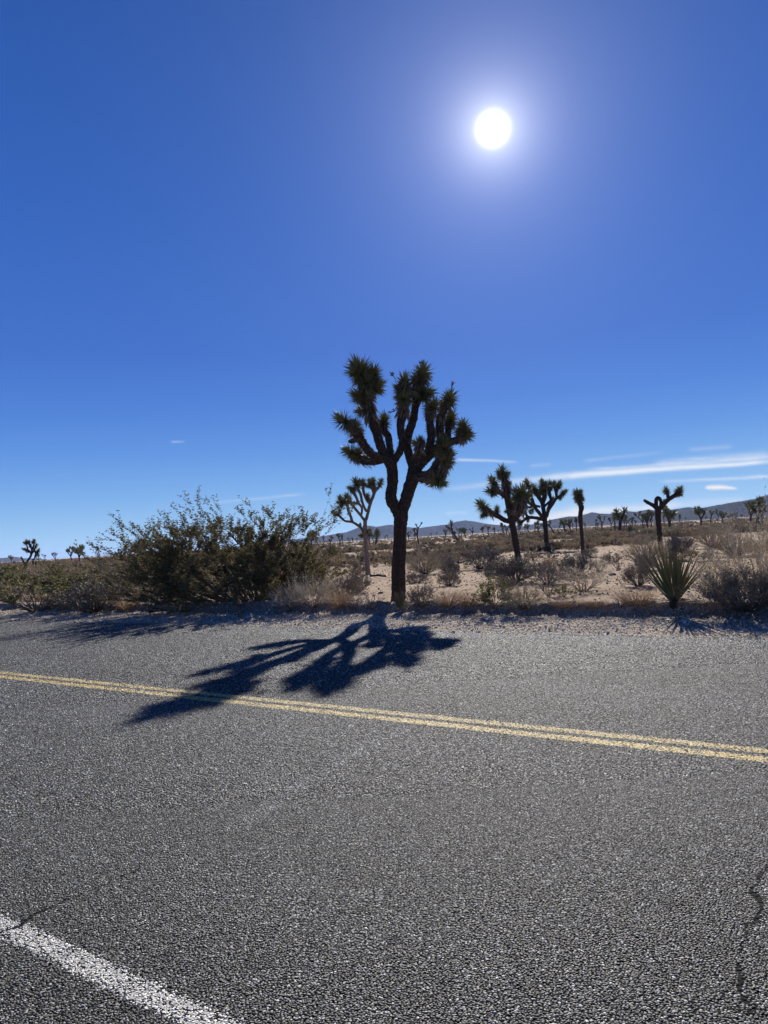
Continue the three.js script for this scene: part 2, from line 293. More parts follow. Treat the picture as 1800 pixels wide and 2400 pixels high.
{
  // the chips rolled into the seal coat, one by one where the picture shows road
  const stone = new THREE.IcosahedronGeometry(1, 0); { const p = stone.attributes.position; for (let i = 0; i < p.count; i++) { const x = p.getX(i), y = p.getY(i), z = p.getZ(i), k = 0.78 + 0.44 * hash2(Math.round(x * 50) + 7, Math.round(y * 50) + Math.round(z * 50) * 13); p.setXYZ(i, x * k, y * k * 0.62, z * k); } stone.computeVertexNormals(); }
  const mat = new THREE.MeshPhysicalMaterial({ roughness: 0.7, specularIntensity: 0.6, color: 0xffffff }), paint = new THREE.MeshPhysicalMaterial({ roughness: 0.65, specularIntensity: 0.7, color: 0xffffff });
  const R = rng(11), M = new THREE.Matrix4(), Q = new THREE.Quaternion(), E = new THREE.Euler(), S = V(1, 1, 1), P = V(0, 0, 0);
  const chips = [], yellowA = [], yellowB = [], white = [], inv = camera.quaternion.clone().invert(), q = V(0, 0, 0);
  for (const [near, far, cell, size] of [[1.4, 4.6, 0.0091, 0.0049], [4.6, 8, 0.0125, 0.0067], [8, 27, 0.018, 0.0096]]) {
    for (let s = -8; s < 26; s += cell) for (let t = 0.3; t < T_EDGE + 0.1; t += cell) {
      const ss = s + (R() - 0.5) * cell * 0.9, tt = t + (R() - 0.5) * cell * 0.9, x = RD.x * ss + RN.x * tt, z = RD.z * ss + RN.z * tt;
      q.set(x, -EYE, z).applyQuaternion(inv); const dep = -q.z;
      if (dep < near || dep >= far || !chipped(q, dep)) continue;
      if (tt > edgeAt(ss) - 0.02 * R()) continue;
      if (inCrack(x, z)) continue;
      const k = size * (0.72 + 0.6 * R() * R() + 0.15 * R());
      E.set((R() - 0.5) * 0.9, R() * 6.283, (R() - 0.5) * 0.9); Q.setFromEuler(E); S.set(k * (0.8 + 0.4 * R()), k, k); P.set(x, k * (-0.35 + 0.6 * R()), z);
      const m = M.compose(P, Q, S).clone(); const f = R(), w = wear(ss, tt);
      let c; if (f < 0.5) { const a = 0.03 + 0.03 * R(); c = [a, a, a]; } else if (f < 0.82) { const a = 0.08 + 0.1 * R(); c = [a, a * 0.99, a * 0.95]; } else if (f < 0.95) { const a = 0.25 + 0.3 * R(); c = [a, a * 0.98, a * 0.93]; } else { const a = 0.1 + 0.12 * R(); c = [a, a * 0.88, a * 0.72]; }
      c = [c[0] * w * 0.81, c[1] * w * 0.815, c[2] * w * 0.8];
      for (let n = 0; n < 3; n++) if (segDist(x, z, scuff[n], scuff[n + 1]) < 0.045 + 0.06 * vnoise(x * 3, z * 3) && R() < 0.55) c = c.map((v) => v * 1.35 + 0.06);
      const wy = vnoise(ss * 3, tt * 40) * 0.5 + vnoise(ss * 12, tt * 12) * 0.5, e = 0.008 * (vnoise(ss * 25, tt) - 0.5);
      const ya = Math.abs(tt - T_YELLOW + 0.098 + e), yb = Math.abs(tt - T_YELLOW - 0.098 + e), wt = Math.abs(tt - T_WHITE + e * 2);
      if (ya < 0.064 && R() < 0.93 - 0.5 * wy * wy) { const a = 0.8 + 0.3 * R(); yellowA.push({ m, c: [0.64 * a, 0.475 * a, 0.16 * a] }); }
      else if (yb < 0.06 && R() < 0.96 - 0.5 * wy * wy) { const a = 0.8 + 0.3 * R(); yellowB.push({ m, c: [0.61 * a, 0.46 * a, 0.17 * a] }); }
      else if (wt < 0.068 && R() < 0.93 - 0.35 * wy - (wt > 0.05 ? 0.45 : 0)) { const a = 0.4 + 0.25 * R(); white.push({ m, c: [a, a * 0.97, a * 0.88] }); }
      else chips.push({ m, c });
    }
  }
  console.log('chips', chips.length, yellowA.length, yellowB.length, white.length);
  stuffCopies('road_aggregate', stone, mat, chips, 'grey stone chips set in the road surface', 'road');
  const lineOf = (name, list, t0, half, col, keep, label) => {
    const o = new THREE.Group(); o.name = numbered(name); o.userData = { label, category: 'road marking', kind: 'structure' }; scene.add(o);
    const m = new THREE.InstancedMesh(stone, paint, list.length), c = new THREE.Color(); m.name = 'painted_chips'; m.castShadow = m.receiveShadow = true; m.userData.kind = 'stuff'; list.forEach((e, i) => { m.setMatrixAt(i, e.m); m.setColorAt(i, c.setRGB(...e.c)); }); o.add(m);
    const g = new GB(), r = rng(Math.round(t0 * 100)), quad = (sa, sb, ta, tb, cc) => { const f = g.p.length / 3; for (const [u, v] of [[sa, ta], [sb, ta], [sb, tb], [sa, tb]]) { const p = roadPoint(u, v); g.v(p.x, 0.0014, p.z, cc); } g.i.push(f, f + 1, f + 2, f, f + 2, f + 3); };
    for (let u = -10; u < 30; u += 0.014) for (let v = -half; v < half - 0.001; v += half / 5) { const wy = vnoise(u * 3, (t0 + v) * 40) * 0.5 + vnoise(u * 12, (t0 + v) * 12) * 0.5, edge = Math.abs(v + half / 10) > half * 0.65; if (r() > keep - 0.5 * wy - (edge ? 0.25 : 0) || inCrack(...(() => { const p = roadPoint(u, t0 + v); return [p.x, p.z]; })())) continue; const k = 0.7 + 0.35 * r(), j = 0.008 * (r() - 0.5); quad(u + j, u + 0.012 + j, t0 + v + j, t0 + v + half / 6 + j, col.map((x) => x * k)); }
    for (const [u0, u1] of [[-56, -10], [30, 200]]) for (let u = u0; u < u1; u += 1) quad(u, u + 1, t0 - half, t0 + half, col.map((x) => x * (0.6 + 0.2 * r())));
    mesh('paint_film', g.geo(), std(0.8), o).userData.kind = 'stuff';
  };
  lineOf('yellow_centre_line', yellowA, T_YELLOW - 0.098, 0.06, [0.4, 0.29, 0.1], 0.8, 'nearer of the two worn yellow lines along the road centre');
  lineOf('yellow_centre_line', yellowB, T_YELLOW + 0.098, 0.057, [0.38, 0.28, 0.1], 0.7, 'farther and more worn of the two yellow lines along the road centre');
  lineOf('white_edge_line', white, T_WHITE, 0.055, [0.28, 0.276, 0.26], 0.8, 'worn white edge line crossing the bottom corner of the road');
  // loose gravel on the verge, and scattered small stones on the sand
  const gravel = [], R2 = rng(5);
  for (let n = 0; n < 95000; n++) {
    const s = -9 + 36 * R2(), t = T_EDGE - 0.25 + 3.3 * Math.pow(R2(), 1.1), p = roadPoint(s, t), out = t - edgeAt(s);
    if (out < 0 && R2() < 0.75) continue;
    const k = (0.004 + 0.008 * R2() * R2() + 0.002 * R2()) * (R2() < 0.05 ? 2.4 : 1), a = 0.2 + 0.36 * R2();
    E.set(R2() * 6, R2() * 6, R2() * 6); Q.setFromEuler(E); S.set(k * (0.7 + 0.6 * R2()), k * 0.8, k); P.set(p.x, (t < T_EDGE ? 0.004 : land(p.x, p.z)) + k * 0.3, p.z);
    gravel.push({ m: M.compose(P, Q, S).clone(), c: [a, a * 0.92, a * 0.81] });
  }
  stuffCopies('verge_gravel', stone, mat, gravel, 'loose pale gravel scattered along the far road edge', 'gravel');
  const bits = [];
  for (let n = 0; n < 9000; n++) {
    const dep = 14 + 40 * Math.pow(R2(), 1.5), x = (R2() - 0.5) * dep * 1.15, z = -dep; if (tOf(x, z) < T_EDGE + 2.6) continue;
    const k = (0.012 + 0.03 * R2() * R2()) * (0.6 + dep / 40), a = 0.1 + 0.2 * R2();
    E.set(R2() * 6, R2() * 6, R2() * 6); Q.setFromEuler(E); S.set(k * (0.7 + 0.8 * R2()), k * 0.7, k); P.set(x, land(x, z) + k * 0.25, z);
    bits.push({ m: M.compose(P, Q, S).clone(), c: [a, a * 0.88, a * 0.74] });
  }
  stuffCopies('desert_pebbles', stone, mat, bits, 'small stones scattered over the sand', 'pebbles');
}

{ // dead sticks and straw lying about
  const g = new GB(); g.twig(-0.5, 0, 0, -0.1, 0.03, 0.05, 0.02, 0.024, [1, 1, 1]); g.twig(-0.1, 0.03, 0.05, 0.5, 0, -0.03, 0.024, 0.01, [1, 1, 1]); g.twig(0, 0.03, 0.04, 0.25, 0.06, 0.2, 0.014, 0.006, [1, 1, 1]);
  const R = rng(808), list = [], M = new THREE.Matrix4(), Q = new THREE.Quaternion(), E = new THREE.Euler();
  for (let n = 0; n < 2600; n++) {
    const near = n < 1300, s = -9 + 36 * R(), p = near ? roadPoint(s, T_EDGE + 0.3 + 3.6 * Math.sqrt(R())) : V((R() - 0.5) * 44, 0, -15 - 34 * R()); if (tOf(p.x, p.z) < T_EDGE + 0.25) continue;
    const L = near ? 0.06 + 0.2 * R() * R() : 0.15 + 0.4 * R() * R(), a = 0.16 + 0.28 * R(); E.set((R() - 0.5) * 0.3, R() * 6.28, (R() - 0.5) * 0.3);
    list.push({ m: M.compose(V(p.x, land(p.x, p.z) + 0.015, p.z), Q.setFromEuler(E), V(L, L, L)).clone(), c: [a, a * 0.82, a * 0.62] });
  }
  stuffCopies('dry_litter', g.geo(), std(0.95), list, 'dead sticks and straw lying on the verge and sand', 'litter');
}

// ------------------------------------------------------------------ hills
function hill(name, label, profile, dist, seed, col) {
  const g = new GB(), nu = profile.length > 12 ? 320 : 160, nv = 26;
  const at = (u) => { const f = u * (profile.length - 1), i = Math.min(profile.length - 2, Math.floor(f)), t = f - i; return [lerp(profile[i][0], profile[i + 1][0], t), lerp(profile[i][1], profile[i + 1][1], t)]; };
  for (let i = 0; i <= nu; i++) {
    const u = i / nu, [px, py] = at(u), d = ray(px, py), hl = Math.hypot(d.x, d.z), dx = d.x / hl, dz = d.z / hl;
    const end = Math.min(1, u * 12, (1 - u) * 12), crest = Math.max(2, EYE + d.y / hl * dist + 2.5 * (fbm(u * 60 + seed, seed, 3) - 0.45));
    for (let j = 0; j <= nv; j++) {
      const v = j / nv, front = v < 0.62, q = front ? v / 0.62 : (v - 0.62) / 0.38, r = front ? lerp(dist * 0.9, dist, q) : lerp(dist, dist * 1.3, q);
      let h = front ? Math.pow(q, 1.35) : 1 - q * q;
      const gully = Math.abs(fbm(u * 26 + seed * 3 + 0.6 * q, q * 2.2 + seed, 4) - 0.47) * 2;
      h = crest * h * (1 - 0.45 * gully * (front ? (1 - q * q) : q * 0.6)) - (j === 0 || j === nv ? 4 : 0);
      const k = 0.75 + 0.7 * (fbm(u * 90 + seed, q * 16, 4) - 0.4) - 0.15 * gully; g.v(dx * r, h * (0.3 + 0.7 * end), dz * r, col.map((c) => c * k));
    }
  }
  for (let i = 0; i < nu; i++) for (let j = 0; j < nv; j++) { const a = i * (nv + 1) + j, b = a + nv + 1; g.i.push(a, a + 1, b, b, a + 1, b + 1); }
  setting(name, g.geo(), std(1, { specularIntensity: 0 }), label, 'hill');
}
hill('hill', 'blue hazy ridge of low hills behind the trees', [[520, 1279], [600, 1272], [690, 1263], [750, 1257], [813, 1247], [847, 1233], [861, 1231], [882, 1234], [916, 1229], [950, 1234], [980, 1238], [1012, 1233], [1049, 1229], [1070, 1222], [1091, 1219], [1113, 1222], [1139, 1227], [1180, 1232], [1241, 1234], [1290, 1236], [1340, 1236]], 3600, 3.1, [0.058, 0.056, 0.052]);
hill('hill', 'blue ridge with a notched crest behind the trees at right', [[1150, 1242], [1220, 1232], [1267, 1226], [1288, 1219], [1330, 1210], [1356, 1210], [1371, 1205], [1388, 1200], [1405, 1203], [1427, 1204], [1460, 1197], [1492, 1199], [1521, 1193], [1549, 1199], [1581, 1193], [1615, 1188], [1640, 1192], [1700, 1197], [1760, 1200], [1850, 1202]], 3000, 8.4, [0.058, 0.056, 0.052]);
hill('hill', 'nearer dark slope rising toward the picture\'s right edge', [[1480, 1222], [1560, 1206], [1620, 1194], [1660, 1187], [1701, 1180], [1738, 1174], [1766, 1169], [1800, 1159], [1850, 1146], [1910, 1140], [1990, 1150], [2080, 1170]], 2300, 5.7, [0.052, 0.052, 0.045]);
hill('hill', 'small low blue hill at the far left of the plain', [[-180, 1318], [-110, 1312], [-50, 1310], [0, 1308], [24, 1306], [40, 1305], [56, 1308], [75, 1309], [110, 1308]], 3800, 2.2, [0.058, 0.056, 0.052]);

// ------------------------------------------------------------------ Joshua trees
const barkBump = dataTex(512, (u, v) => { const k = 0.55 * tnoise(u, v, 20, 31) + 0.25 * tnoise(u * 1, v, 64, 32) + 0.2 * tnoise(u, v, 160, 33); return [255 * k, 255 * k, 255 * k]; });
barkBump.repeat.set(3, 2.2);
const barkTex = dataTex(512, (u, v) => { const k = 0.82 + 0.5 * (tnoise(u, v, 22, 41) - 0.5) + 0.4 * (tnoise(u, v, 90, 42) - 0.5) + 0.25 * (tnoise(u, v, 200, 43) - 0.5); return [255 * Math.min(1, k), 255 * Math.min(1, k * 0.98), 255 * Math.min(1, k * 0.96)]; }, true);
barkTex.repeat.set(3, 2.2);
const barkMat = std(0.95, { map: barkTex, bumpMap: barkBump, bumpScale: 0.06 });
const leafMat = std(0.72), deadMat = std(0.9), twigMat = std(0.9);
const greenMat = new THREE.MeshPhysicalMaterial({ roughness: 0.9, vertexColors: true, side: THREE.DoubleSide, transmission: 0.2, thickness: 0, specularIntensity: 0.4 });
const BARK = [0.12, 0.09, 0.071], PALE = [0.64, 0.49, 0.355], DEAD = [0.24, 0.185, 0.125];
const green = (r) => { const k = 0.75 + 0.6 * r(); return r() < 0.12 ? [0.27 * k, 0.22 * k, 0.1 * k] : [0.165 * k, 0.175 * k, 0.07 * k]; };
const dead = (r) => { const k = 0.6 + 0.7 * r(); return [DEAD[0] * k, DEAD[1] * k, DEAD[2] * k]; };
// leaf rosettes of unit radius, pointing up +y
function rosetteGeo(seed, n, w, back = 1.1, two = false) {
  const r = rng(seed), g = new GB();
  for (let k = 0; k < n; k++) {
    const f = (k + 0.5) / n, th = (6 + 124 * Math.pow(f, 0.62)) * Math.PI / 180 + (r() - 0.5) * 0.25, ph = k * 2.39996 + (r() - 0.5) * 0.5;
    const d = V(Math.sin(th) * Math.cos(ph), Math.cos(th), Math.sin(th) * Math.sin(ph)), o = V(d.x * 0.1, -back * 0.55 * f * (0.7 + 0.5 * r()) + 0.1, d.z * 0.1);
    const old = f > 0.72 && r() < (f - 0.6) * 1.7;
    if (two) { g.leaf(o.x, o.y, o.z, d.x, d.y, d.z, 0.75 + 0.3 * r(), w, old ? dead(r) : green(r), r); } else g.blade(o, d, (0.7 + 0.42 * r()) * (1 - 0.12 * f), w, (old ? 0.25 : 0.06) * r(), old ? dead(r) : green(r), r() < 0.4 ? [0.17, 0.13, 0.07] : undefined);
  }
  return g.geo();
}
const ROS = [1, 2, 3, 4].map((s) => rosetteGeo(s * 31, 140, 0.12)), ROS_MID = [5, 6, 7].map((s) => rosetteGeo(s * 17, 84, 0.17)), UP = V(0, 1, 0);
// hanging dead leaves clothing a stretch of limb
function shag(g, pts, len, count, r) {
  for (let k = 0; k < count; k++) {
    const f = r() * (pts.length - 1), i = Math.min(pts.length - 2, Math.floor(f)), t = f - i, p = pts[i][0].clone().lerp(pts[i + 1][0], t), rad = lerp(pts[i][1], pts[i + 1][1], t), ax = pts[i + 1][0].clone().sub(pts[i][0]).normalize();
    const a = r() * 6.283, n = V(Math.cos(a), (r() - 0.5) * 0.5, Math.sin(a)); n.addScaledVector(ax, -n.dot(ax)).normalize();
    p.addScaledVector(n, rad * 0.85); const d = n.multiplyScalar(0.45 + 0.5 * r()).addScaledVector(ax, -0.75 - 0.5 * r()).add(V(0, -0.25, 0)).normalize();
    const L = len * (0.6 + 0.7 * r()); g.leaf(p.x, p.y, p.z, d.x, d.y, d.z, L, L * 0.13, dead(r), r);
  }
}
// a tree whose limbs are read off the photograph: c(x, y, dz) -> point; limbs: arrays of [x, y, half width, dz]
function joshua(o) {
  const found = onLand(o.base[0], o.base[1]), depth = o.depth ?? found.depth, pos = o.depth ? atDepth(o.base[0], o.base[1], depth) : found.pos, px = depth / F * o.scale, r = rng(o.seed); if (o.depth) pos.y = land(pos.x, pos.z);
  const c = (x, y, dz = 0) => atDepth(o.x0 + x * o.scale, o.y0 + y * o.scale, depth + dz).sub(pos);
  const root = thing('joshua_tree', o.label, 'tree', pos, o.group), bark = o.pale ? PALE : BARK;
  const build = (L) => L.map(([x, y, w, dz]) => [c(x, y, dz ?? 0), w * px * (o.mid ? 0.95 : 1.1)]);
  const gt = new GB(), T = build(o.trunk); T.unshift([V(T[0][0].x, Math.min(T[0][0].y, 0) - 0.3, T[0][0].z), T[0][1] * 1.12]);
  gt.limb(T, o.sides ?? 16, bark, 0.16, o.seed, o.step ?? 0.05); mesh('trunk', gt.geo(), barkMat, root);
  const gs = new GB();
  if (o.fuzz) shag(gs, T.slice(Math.max(1, T.length - 4)), 0.05, o.fuzz * 3, r);
  o.limbs.forEach((L, k) => {
    const B = build(L.pts), g = new GB(); g.limb(B, o.sides ? o.sides - 2 : 12, o.pale && !L.dark ? BARK.map((v, i) => lerp(v, PALE[i], 0.65)) : bark, 0.2, o.seed + k * 3.7, o.step ?? 0.05); mesh('limb', g.geo(), barkMat, root);
    if (o.fuzz) shag(gs, B, 0.085, o.fuzz, r);
    if (L.shag) { const [a, n] = L.shag; shag(gs, B.slice(a), o.leaf * px * 0.9, n, r); }
  });
  if (gs.tris) mesh('dead_leaf_skirt', gs.geo(), deadMat, root).userData.kind = 'stuff';
  o.tips.forEach(([x, y, rad, dx, dy, dz = 0, dd = 0], k) => {
    const m = mesh('leaf_rosette', (o.mid ? ROS_MID : ROS)[(k + o.seed) % (o.mid ? 3 : 4)], leafMat, root);
    const d = V(dx, dy, dd + (r() - 0.5) * 0.5).applyQuaternion(camera.quaternion).normalize();
    m.position.copy(c(x, y, dz)); m.quaternion.setFromUnitVectors(UP, d).multiply(new THREE.Quaternion().setFromAxisAngle(UP, r() * 6.28)); m.scale.setScalar(rad * px * (o.rs ?? 1) * (o.pale ? 1.6 : o.mid ? 1.12 : 1.14) * (1 + 0.15 * r()));
  });
  (o.stalks ?? []).forEach((s) => {
    const g = new GB(), B = s.map(([x, y, dz]) => c(x, y, dz ?? 0)); for (let k = 0; k < B.length - 1; k++) g.twig(B[k].x, B[k].y, B[k].z, B[k + 1].x, B[k + 1].y, B[k + 1].z, 0.011, 0.008, [0.12, 0.085, 0.06]);
    const e = B[B.length - 1], b0 = B[0]; for (let k = 0; k < 9; k++) { const t = 0.35 + 0.65 * r(), p = b0.clone().lerp(e, t), d = V(r() - 0.5, r() * 0.5, r() - 0.5).normalize(); g.twig(p.x, p.y, p.z, p.x + d.x * 0.07, p.y + d.y * 0.07, p.z + d.z * 0.07, 0.006, 0.014, [0.13, 0.08, 0.055]); }
    mesh('flower_stalk', g.geo(), twigMat, root);
  });
  return root;
}
const S1 = 640 / 2212;
joshua({
  label: 'tallest forked Joshua tree in the middle, standing just behind the road', base: [933, 1428], depth: 18.4, x0: 740, y0: 800, scale: S1, seed: 3, leaf: 75, fuzz: 420, step: 0.03, sides: 22,
  trunk: [[666, 2170, 56], [668, 2000, 54], [673, 1800, 51], [682, 1560, 47], [688, 1440, 50], [690, 1370, 54], [690, 1320, 40]],
  limbs: [
    { pts: [[678, 1400, 44], [640, 1335, 46], [612, 1265, 44], [618, 1160, 41], [620, 1060, 41, -0.03], [606, 985, 43, -0.05], [560, 930, 36, -0.05], [525, 850, 34, -0.08], [492, 740, 33, -0.12], [458, 640, 35, -0.16], [432, 530, 38, -0.2], [415, 430, 40, -0.22], [402, 330, 38, -0.25], [370, 255, 30, -0.25]], shag: [9, 420] },
    { pts: [[545, 940, 30, -0.05], [455, 915, 30, -0.15], [392, 840, 31, -0.25], [352, 765, 31, -0.3], [300, 690, 28, -0.36], [240, 650, 24, -0.4]], shag: [4, 90] },
    { pts: [[360, 790, 22, -0.28], [320, 800, 17, -0.25], [270, 812, 14, -0.2]] },
    { pts: [[556, 955, 30, 0.02], [440, 972, 29, 0.15], [360, 955, 30, 0.25], [290, 905, 27, 0.3]], shag: [1, 130] },
    { pts: [[612, 960, 26, 0.05], [600, 860, 25, 0.2], [588, 775, 26, 0.26], [548, 710, 27, 0.3], [552, 640, 24, 0.3]] },
    { pts: [[630, 970, 30, 0], [682, 890, 27, 0.02], [702, 800, 27, 0.05], [690, 735, 28, 0.05], [688, 665, 31, 0.05], [704, 590, 35, 0.05], [716, 500, 38, 0.05], [714, 400, 38, 0.05], [718, 310, 32, 0.05]], shag: [5, 330] },
    { pts: [[690, 1385, 44], [728, 1295, 45], [758, 1190, 46, 0.03], [788, 1095, 49, 0.05], [796, 1030, 44, 0.05], [765, 950, 31, 0.08], [741, 850, 30, 0.12], [747, 760, 31, 0.16], [780, 665, 31, 0.2], [800, 585, 28, 0.2], [810, 500, 30, 0.22], [818, 420, 34, 0.22], [838, 330, 35, 0.22], [858, 260, 28, 0.2]], shag: [11, 190] },
    { pts: [[800, 1040, 26, 0.05], [812, 940, 23, -0.08], [842, 870, 25, -0.15], [856, 800, 26, -0.18]], shag: [2, 90] },
    { pts: [[810, 1050, 36, 0.05], [868, 960, 33, 0.0], [918, 880, 31, -0.04], [937, 770, 29, -0.1], [926, 665, 28, -0.12], [922, 600, 30, -0.12], [945, 535, 30, -0.12]], shag: [5, 60] },
    { pts: [[845, 1000, 32, 0.05], [945, 905, 31, 0.12], [1005, 830, 31, 0.2], [1008, 730, 29, 0.25], [1002, 640, 28, 0.28], [1034, 565, 27, 0.3], [1072, 480, 27, 0.32]], shag: [4, 100] },
    { pts: [[1000, 850, 27, 0.18], [1060, 795, 25, 0.36], [1074, 710, 23, 0.45], [1088, 640, 24, 0.48]] },
    { pts: [[1020, 850, 27, 0.18], [1105, 812, 27, 0.05], [1175, 790, 28, 0.0], [1208, 745, 26, -0.02]], shag: [2, 60] },
    { pts: [[820, 1085, 28, 0.05], [930, 1060, 25, -0.15], [985, 985, 28, -0.28], [1030, 905, 30, -0.35], [1040, 860, 28, -0.38]], shag: [3, 160] },
    { pts: [[940, 1062, 22, -0.15], [1015, 1085, 24, -0.2], [1050, 1010, 28, -0.26], [1066, 950, 28, -0.3]], shag: [1, 150] },
    { pts: [[815, 1100, 28, 0.0], [900, 1122, 27, -0.2], [960, 1128, 28, -0.34], [1000, 1136, 26, -0.42]], shag: [1, 150] },
  ],
  tips: [
    [352, 228, 118, -0.35, 0.9, -0.26], [330, 250, 95, -0.9, 0.3, -0.3], [465, 262, 92, 0.35, 0.9, -0.2], [492, 345, 80, 0.8, 0.35, -0.28], [490, 395, 75, 0.9, -0.2, -0.15], [340, 438, 84, -0.8, 0.45, -0.2], [365, 470, 70, -0.9, 0.1, -0.3], [372, 570, 66, -0.9, 0.1, -0.15], [420, 330, 90, 0, 0.6, -0.4, 0.8],
    [212, 640, 84, -0.8, 0.6, -0.4], [316, 690, 74, 0.1, 0.9, -0.36], [345, 735, 60, 0.8, 0.3, -0.25],
    [272, 895, 84, -0.9, 0.35, 0.3], [325, 930, 66, -0.6, -0.3, 0.25], [400, 965, 45, -0.3, -0.7, 0.2],
    [553, 636, 72, 0.1, 1, 0.3], [530, 665, 45, -0.8, 0.6, 0.3],
    [718, 330, 82, 0, 0.9, 0.05], [680, 385, 74, -0.8, 0.3, 0.1], [690, 455, 68, -0.8, 0, 0], [745, 425, 66, 0.8, 0.1, 0], [714, 470, 70, 0.1, 0.2, -0.1, 0.9],
    [866, 250, 92, 0.15, 1, 0.2], [850, 300, 80, 0.5, 0.3, 0.2], [898, 415, 86, 0.9, 0.15, 0.1], [870, 440, 74, 0.5, -0.3, 0.1, 0.6],
    [818, 828, 62, -0.85, 0.3, -0.15], [850, 800, 44, -0.2, 0.9, -0.15],
    [955, 520, 82, 0.35, 0.9, -0.12], [922, 545, 58, -0.7, 0.5, -0.12],
    [1086, 455, 84, 0.35, 0.95, 0.32], [1070, 500, 70, 0.6, 0.3, 0.32], [945, 735, 55, -0.9, 0.2, 0.3],
    [1092, 622, 80, 0.2, 0.95, 0.48], [1070, 655, 62, -0.6, 0.5, 0.48],
    [1190, 690, 74, 0.1, 1, -0.02], [1220, 765, 70, 0.9, 0.1, 0], [1205, 730, 60, 0.5, 0.5, -0.1, 0.8],
    [1042, 860, 84, 0.1, 0.7, -0.42, 0.5], [1060, 920, 80, 0.7, 0.1, -0.4, 0.6], [1020, 800, 58, -0.3, 0.9, -0.35], [1068, 965, 62, 0.8, -0.2, -0.3],
    [1005, 1138, 78, 0.85, -0.45, -0.42], [960, 1125, 62, 0.4, -0.6, -0.35], [900, 1120, 40, 0.2, -0.9, -0.25],
  ],
  stalks: [[[862, 215, 0.2], [858, 155, 0.2]], [[1095, 400, 0.32], [1115, 320, 0.32]], [[650, 310, 0.05], [604, 252, 0.05]], [[690, 540, 0.02], [600, 582, 0]]],
});
const S4 = 140 / 968;
joshua({
  label: 'slender pale-barked Joshua tree behind the tallest tree, on its left', base: [862, 1347], x0: 780, y0: 1080, scale: S4, seed: 8, leaf: 60, pale: true, mid: true, step: 0.08, sides: 14, fuzz: 30,
  trunk: [[572, 1850, 48], [560, 1700, 42], [548, 1500, 40], [532, 1300, 38], [522, 1150, 36], [522, 1040, 34], [525, 960, 32]],
  limbs: [
    { pts: [[505, 1200, 26], [478, 1110, 26, 0.1], [430, 1062, 25, 0.2], [310, 990, 22, 0.35], [200, 975, 20, 0.45], [145, 930, 22, 0.5], [100, 885, 26, 0.5], [30, 850, 24, 0.55]] },
    { pts: [[445, 1060, 22, 0.2], [445, 1005, 16, 0.2]] },
    { pts: [[315, 985, 24, 0.35], [290, 900, 24, 0.4], [250, 790, 26, 0.4], [230, 700, 30, 0.4], [205, 650, 28, 0.4]] },
    { pts: [[515, 965, 26], [440, 870, 24, -0.2], [350, 760, 24, -0.3], [300, 690, 26, -0.3], [275, 620, 26, -0.3]] },
    { pts: [[535, 960, 30], [560, 880, 28, 0.1], [590, 760, 28, 0.1], [620, 660, 27, 0.15], [660, 560, 28, 0.2], [690, 480, 30, 0.2], [740, 430, 28, 0.2], [775, 370, 22, 0.2]] },
    { pts: [[665, 520, 26, 0.2], [640, 450, 26, 0.2], [570, 410, 22, 0.1], [545, 395, 20, 0.1]] }, { pts: [[690, 470, 24, 0.2], [660, 380, 28, 0.25], [655, 345, 26, 0.25]] },
    { pts: [[545, 820, 22, 0.1], [505, 740, 22, 0.2], [470, 640, 24, 0.3], [450, 540, 26, 0.3], [410, 460, 26, 0.3], [390, 370, 24, 0.3]] },
    { pts: [[465, 870, 20, -0.2], [470, 760, 20, -0.3], [420, 690, 22, -0.4], [385, 600, 24, -0.4], [330, 500, 27, -0.4], [300, 440, 24, -0.4]] }, { pts: [[400, 700, 18, -0.4], [370, 690, 16, -0.4]] },
    { pts: [[590, 690, 24, 0.1], [540, 610, 22, 0.1], [505, 520, 24, 0.1], [490, 430, 24, 0.1], [488, 370, 22, 0.1]] }, { pts: [[600, 650, 18, 0.1], [570, 590, 22, 0.1]] },
  ],
  tips: [[20, 845, 50, -0.8, 0.6, 0.55], [108, 815, 46, 0, 1, 0.5], [135, 620, 64, -0.4, 0.8, 0.4], [110, 670, 50, -0.9, 0.1, 0.4], [225, 600, 66, 0.2, 1, 0.4], [150, 720, 50, -0.5, -0.6, 0.4], [262, 640, 40, 0.4, 0.7, 0.4], [275, 610, 36, 0.1, 1, -0.3], [375, 350, 68, -0.2, 1, 0.3], [420, 345, 50, 0.4, 0.8, 0.3], [490, 350, 58, 0.1, 1, 0.1], [295, 450, 56, -0.8, 0.4, -0.4], [350, 480, 46, 0.4, 0.6, -0.4], [600, 350, 52, -0.3, 0.9, 0.1], [545, 398, 40, -0.8, 0.5, 0.1], [655, 345, 58, 0.1, 1, 0.25], [778, 345, 52, 0.4, 0.9, 0.2], [565, 575, 46, 0, 0.8, 0.1], [340, 685, 34, -1, 0.2, -0.4], [455, 1210, 40, -0.9, 0.2, 0.1], [590, 1130, 40, 0.8, 0.5, 0]],
  stalks: [[[655, 330, 0.25], [648, 262, 0.25]], [[205, 600, 0.4], [202, 520, 0.4]]],
});
const S5 = 360 / 1659, at5 = { x0: 1080, y0: 1060, scale: S5 };
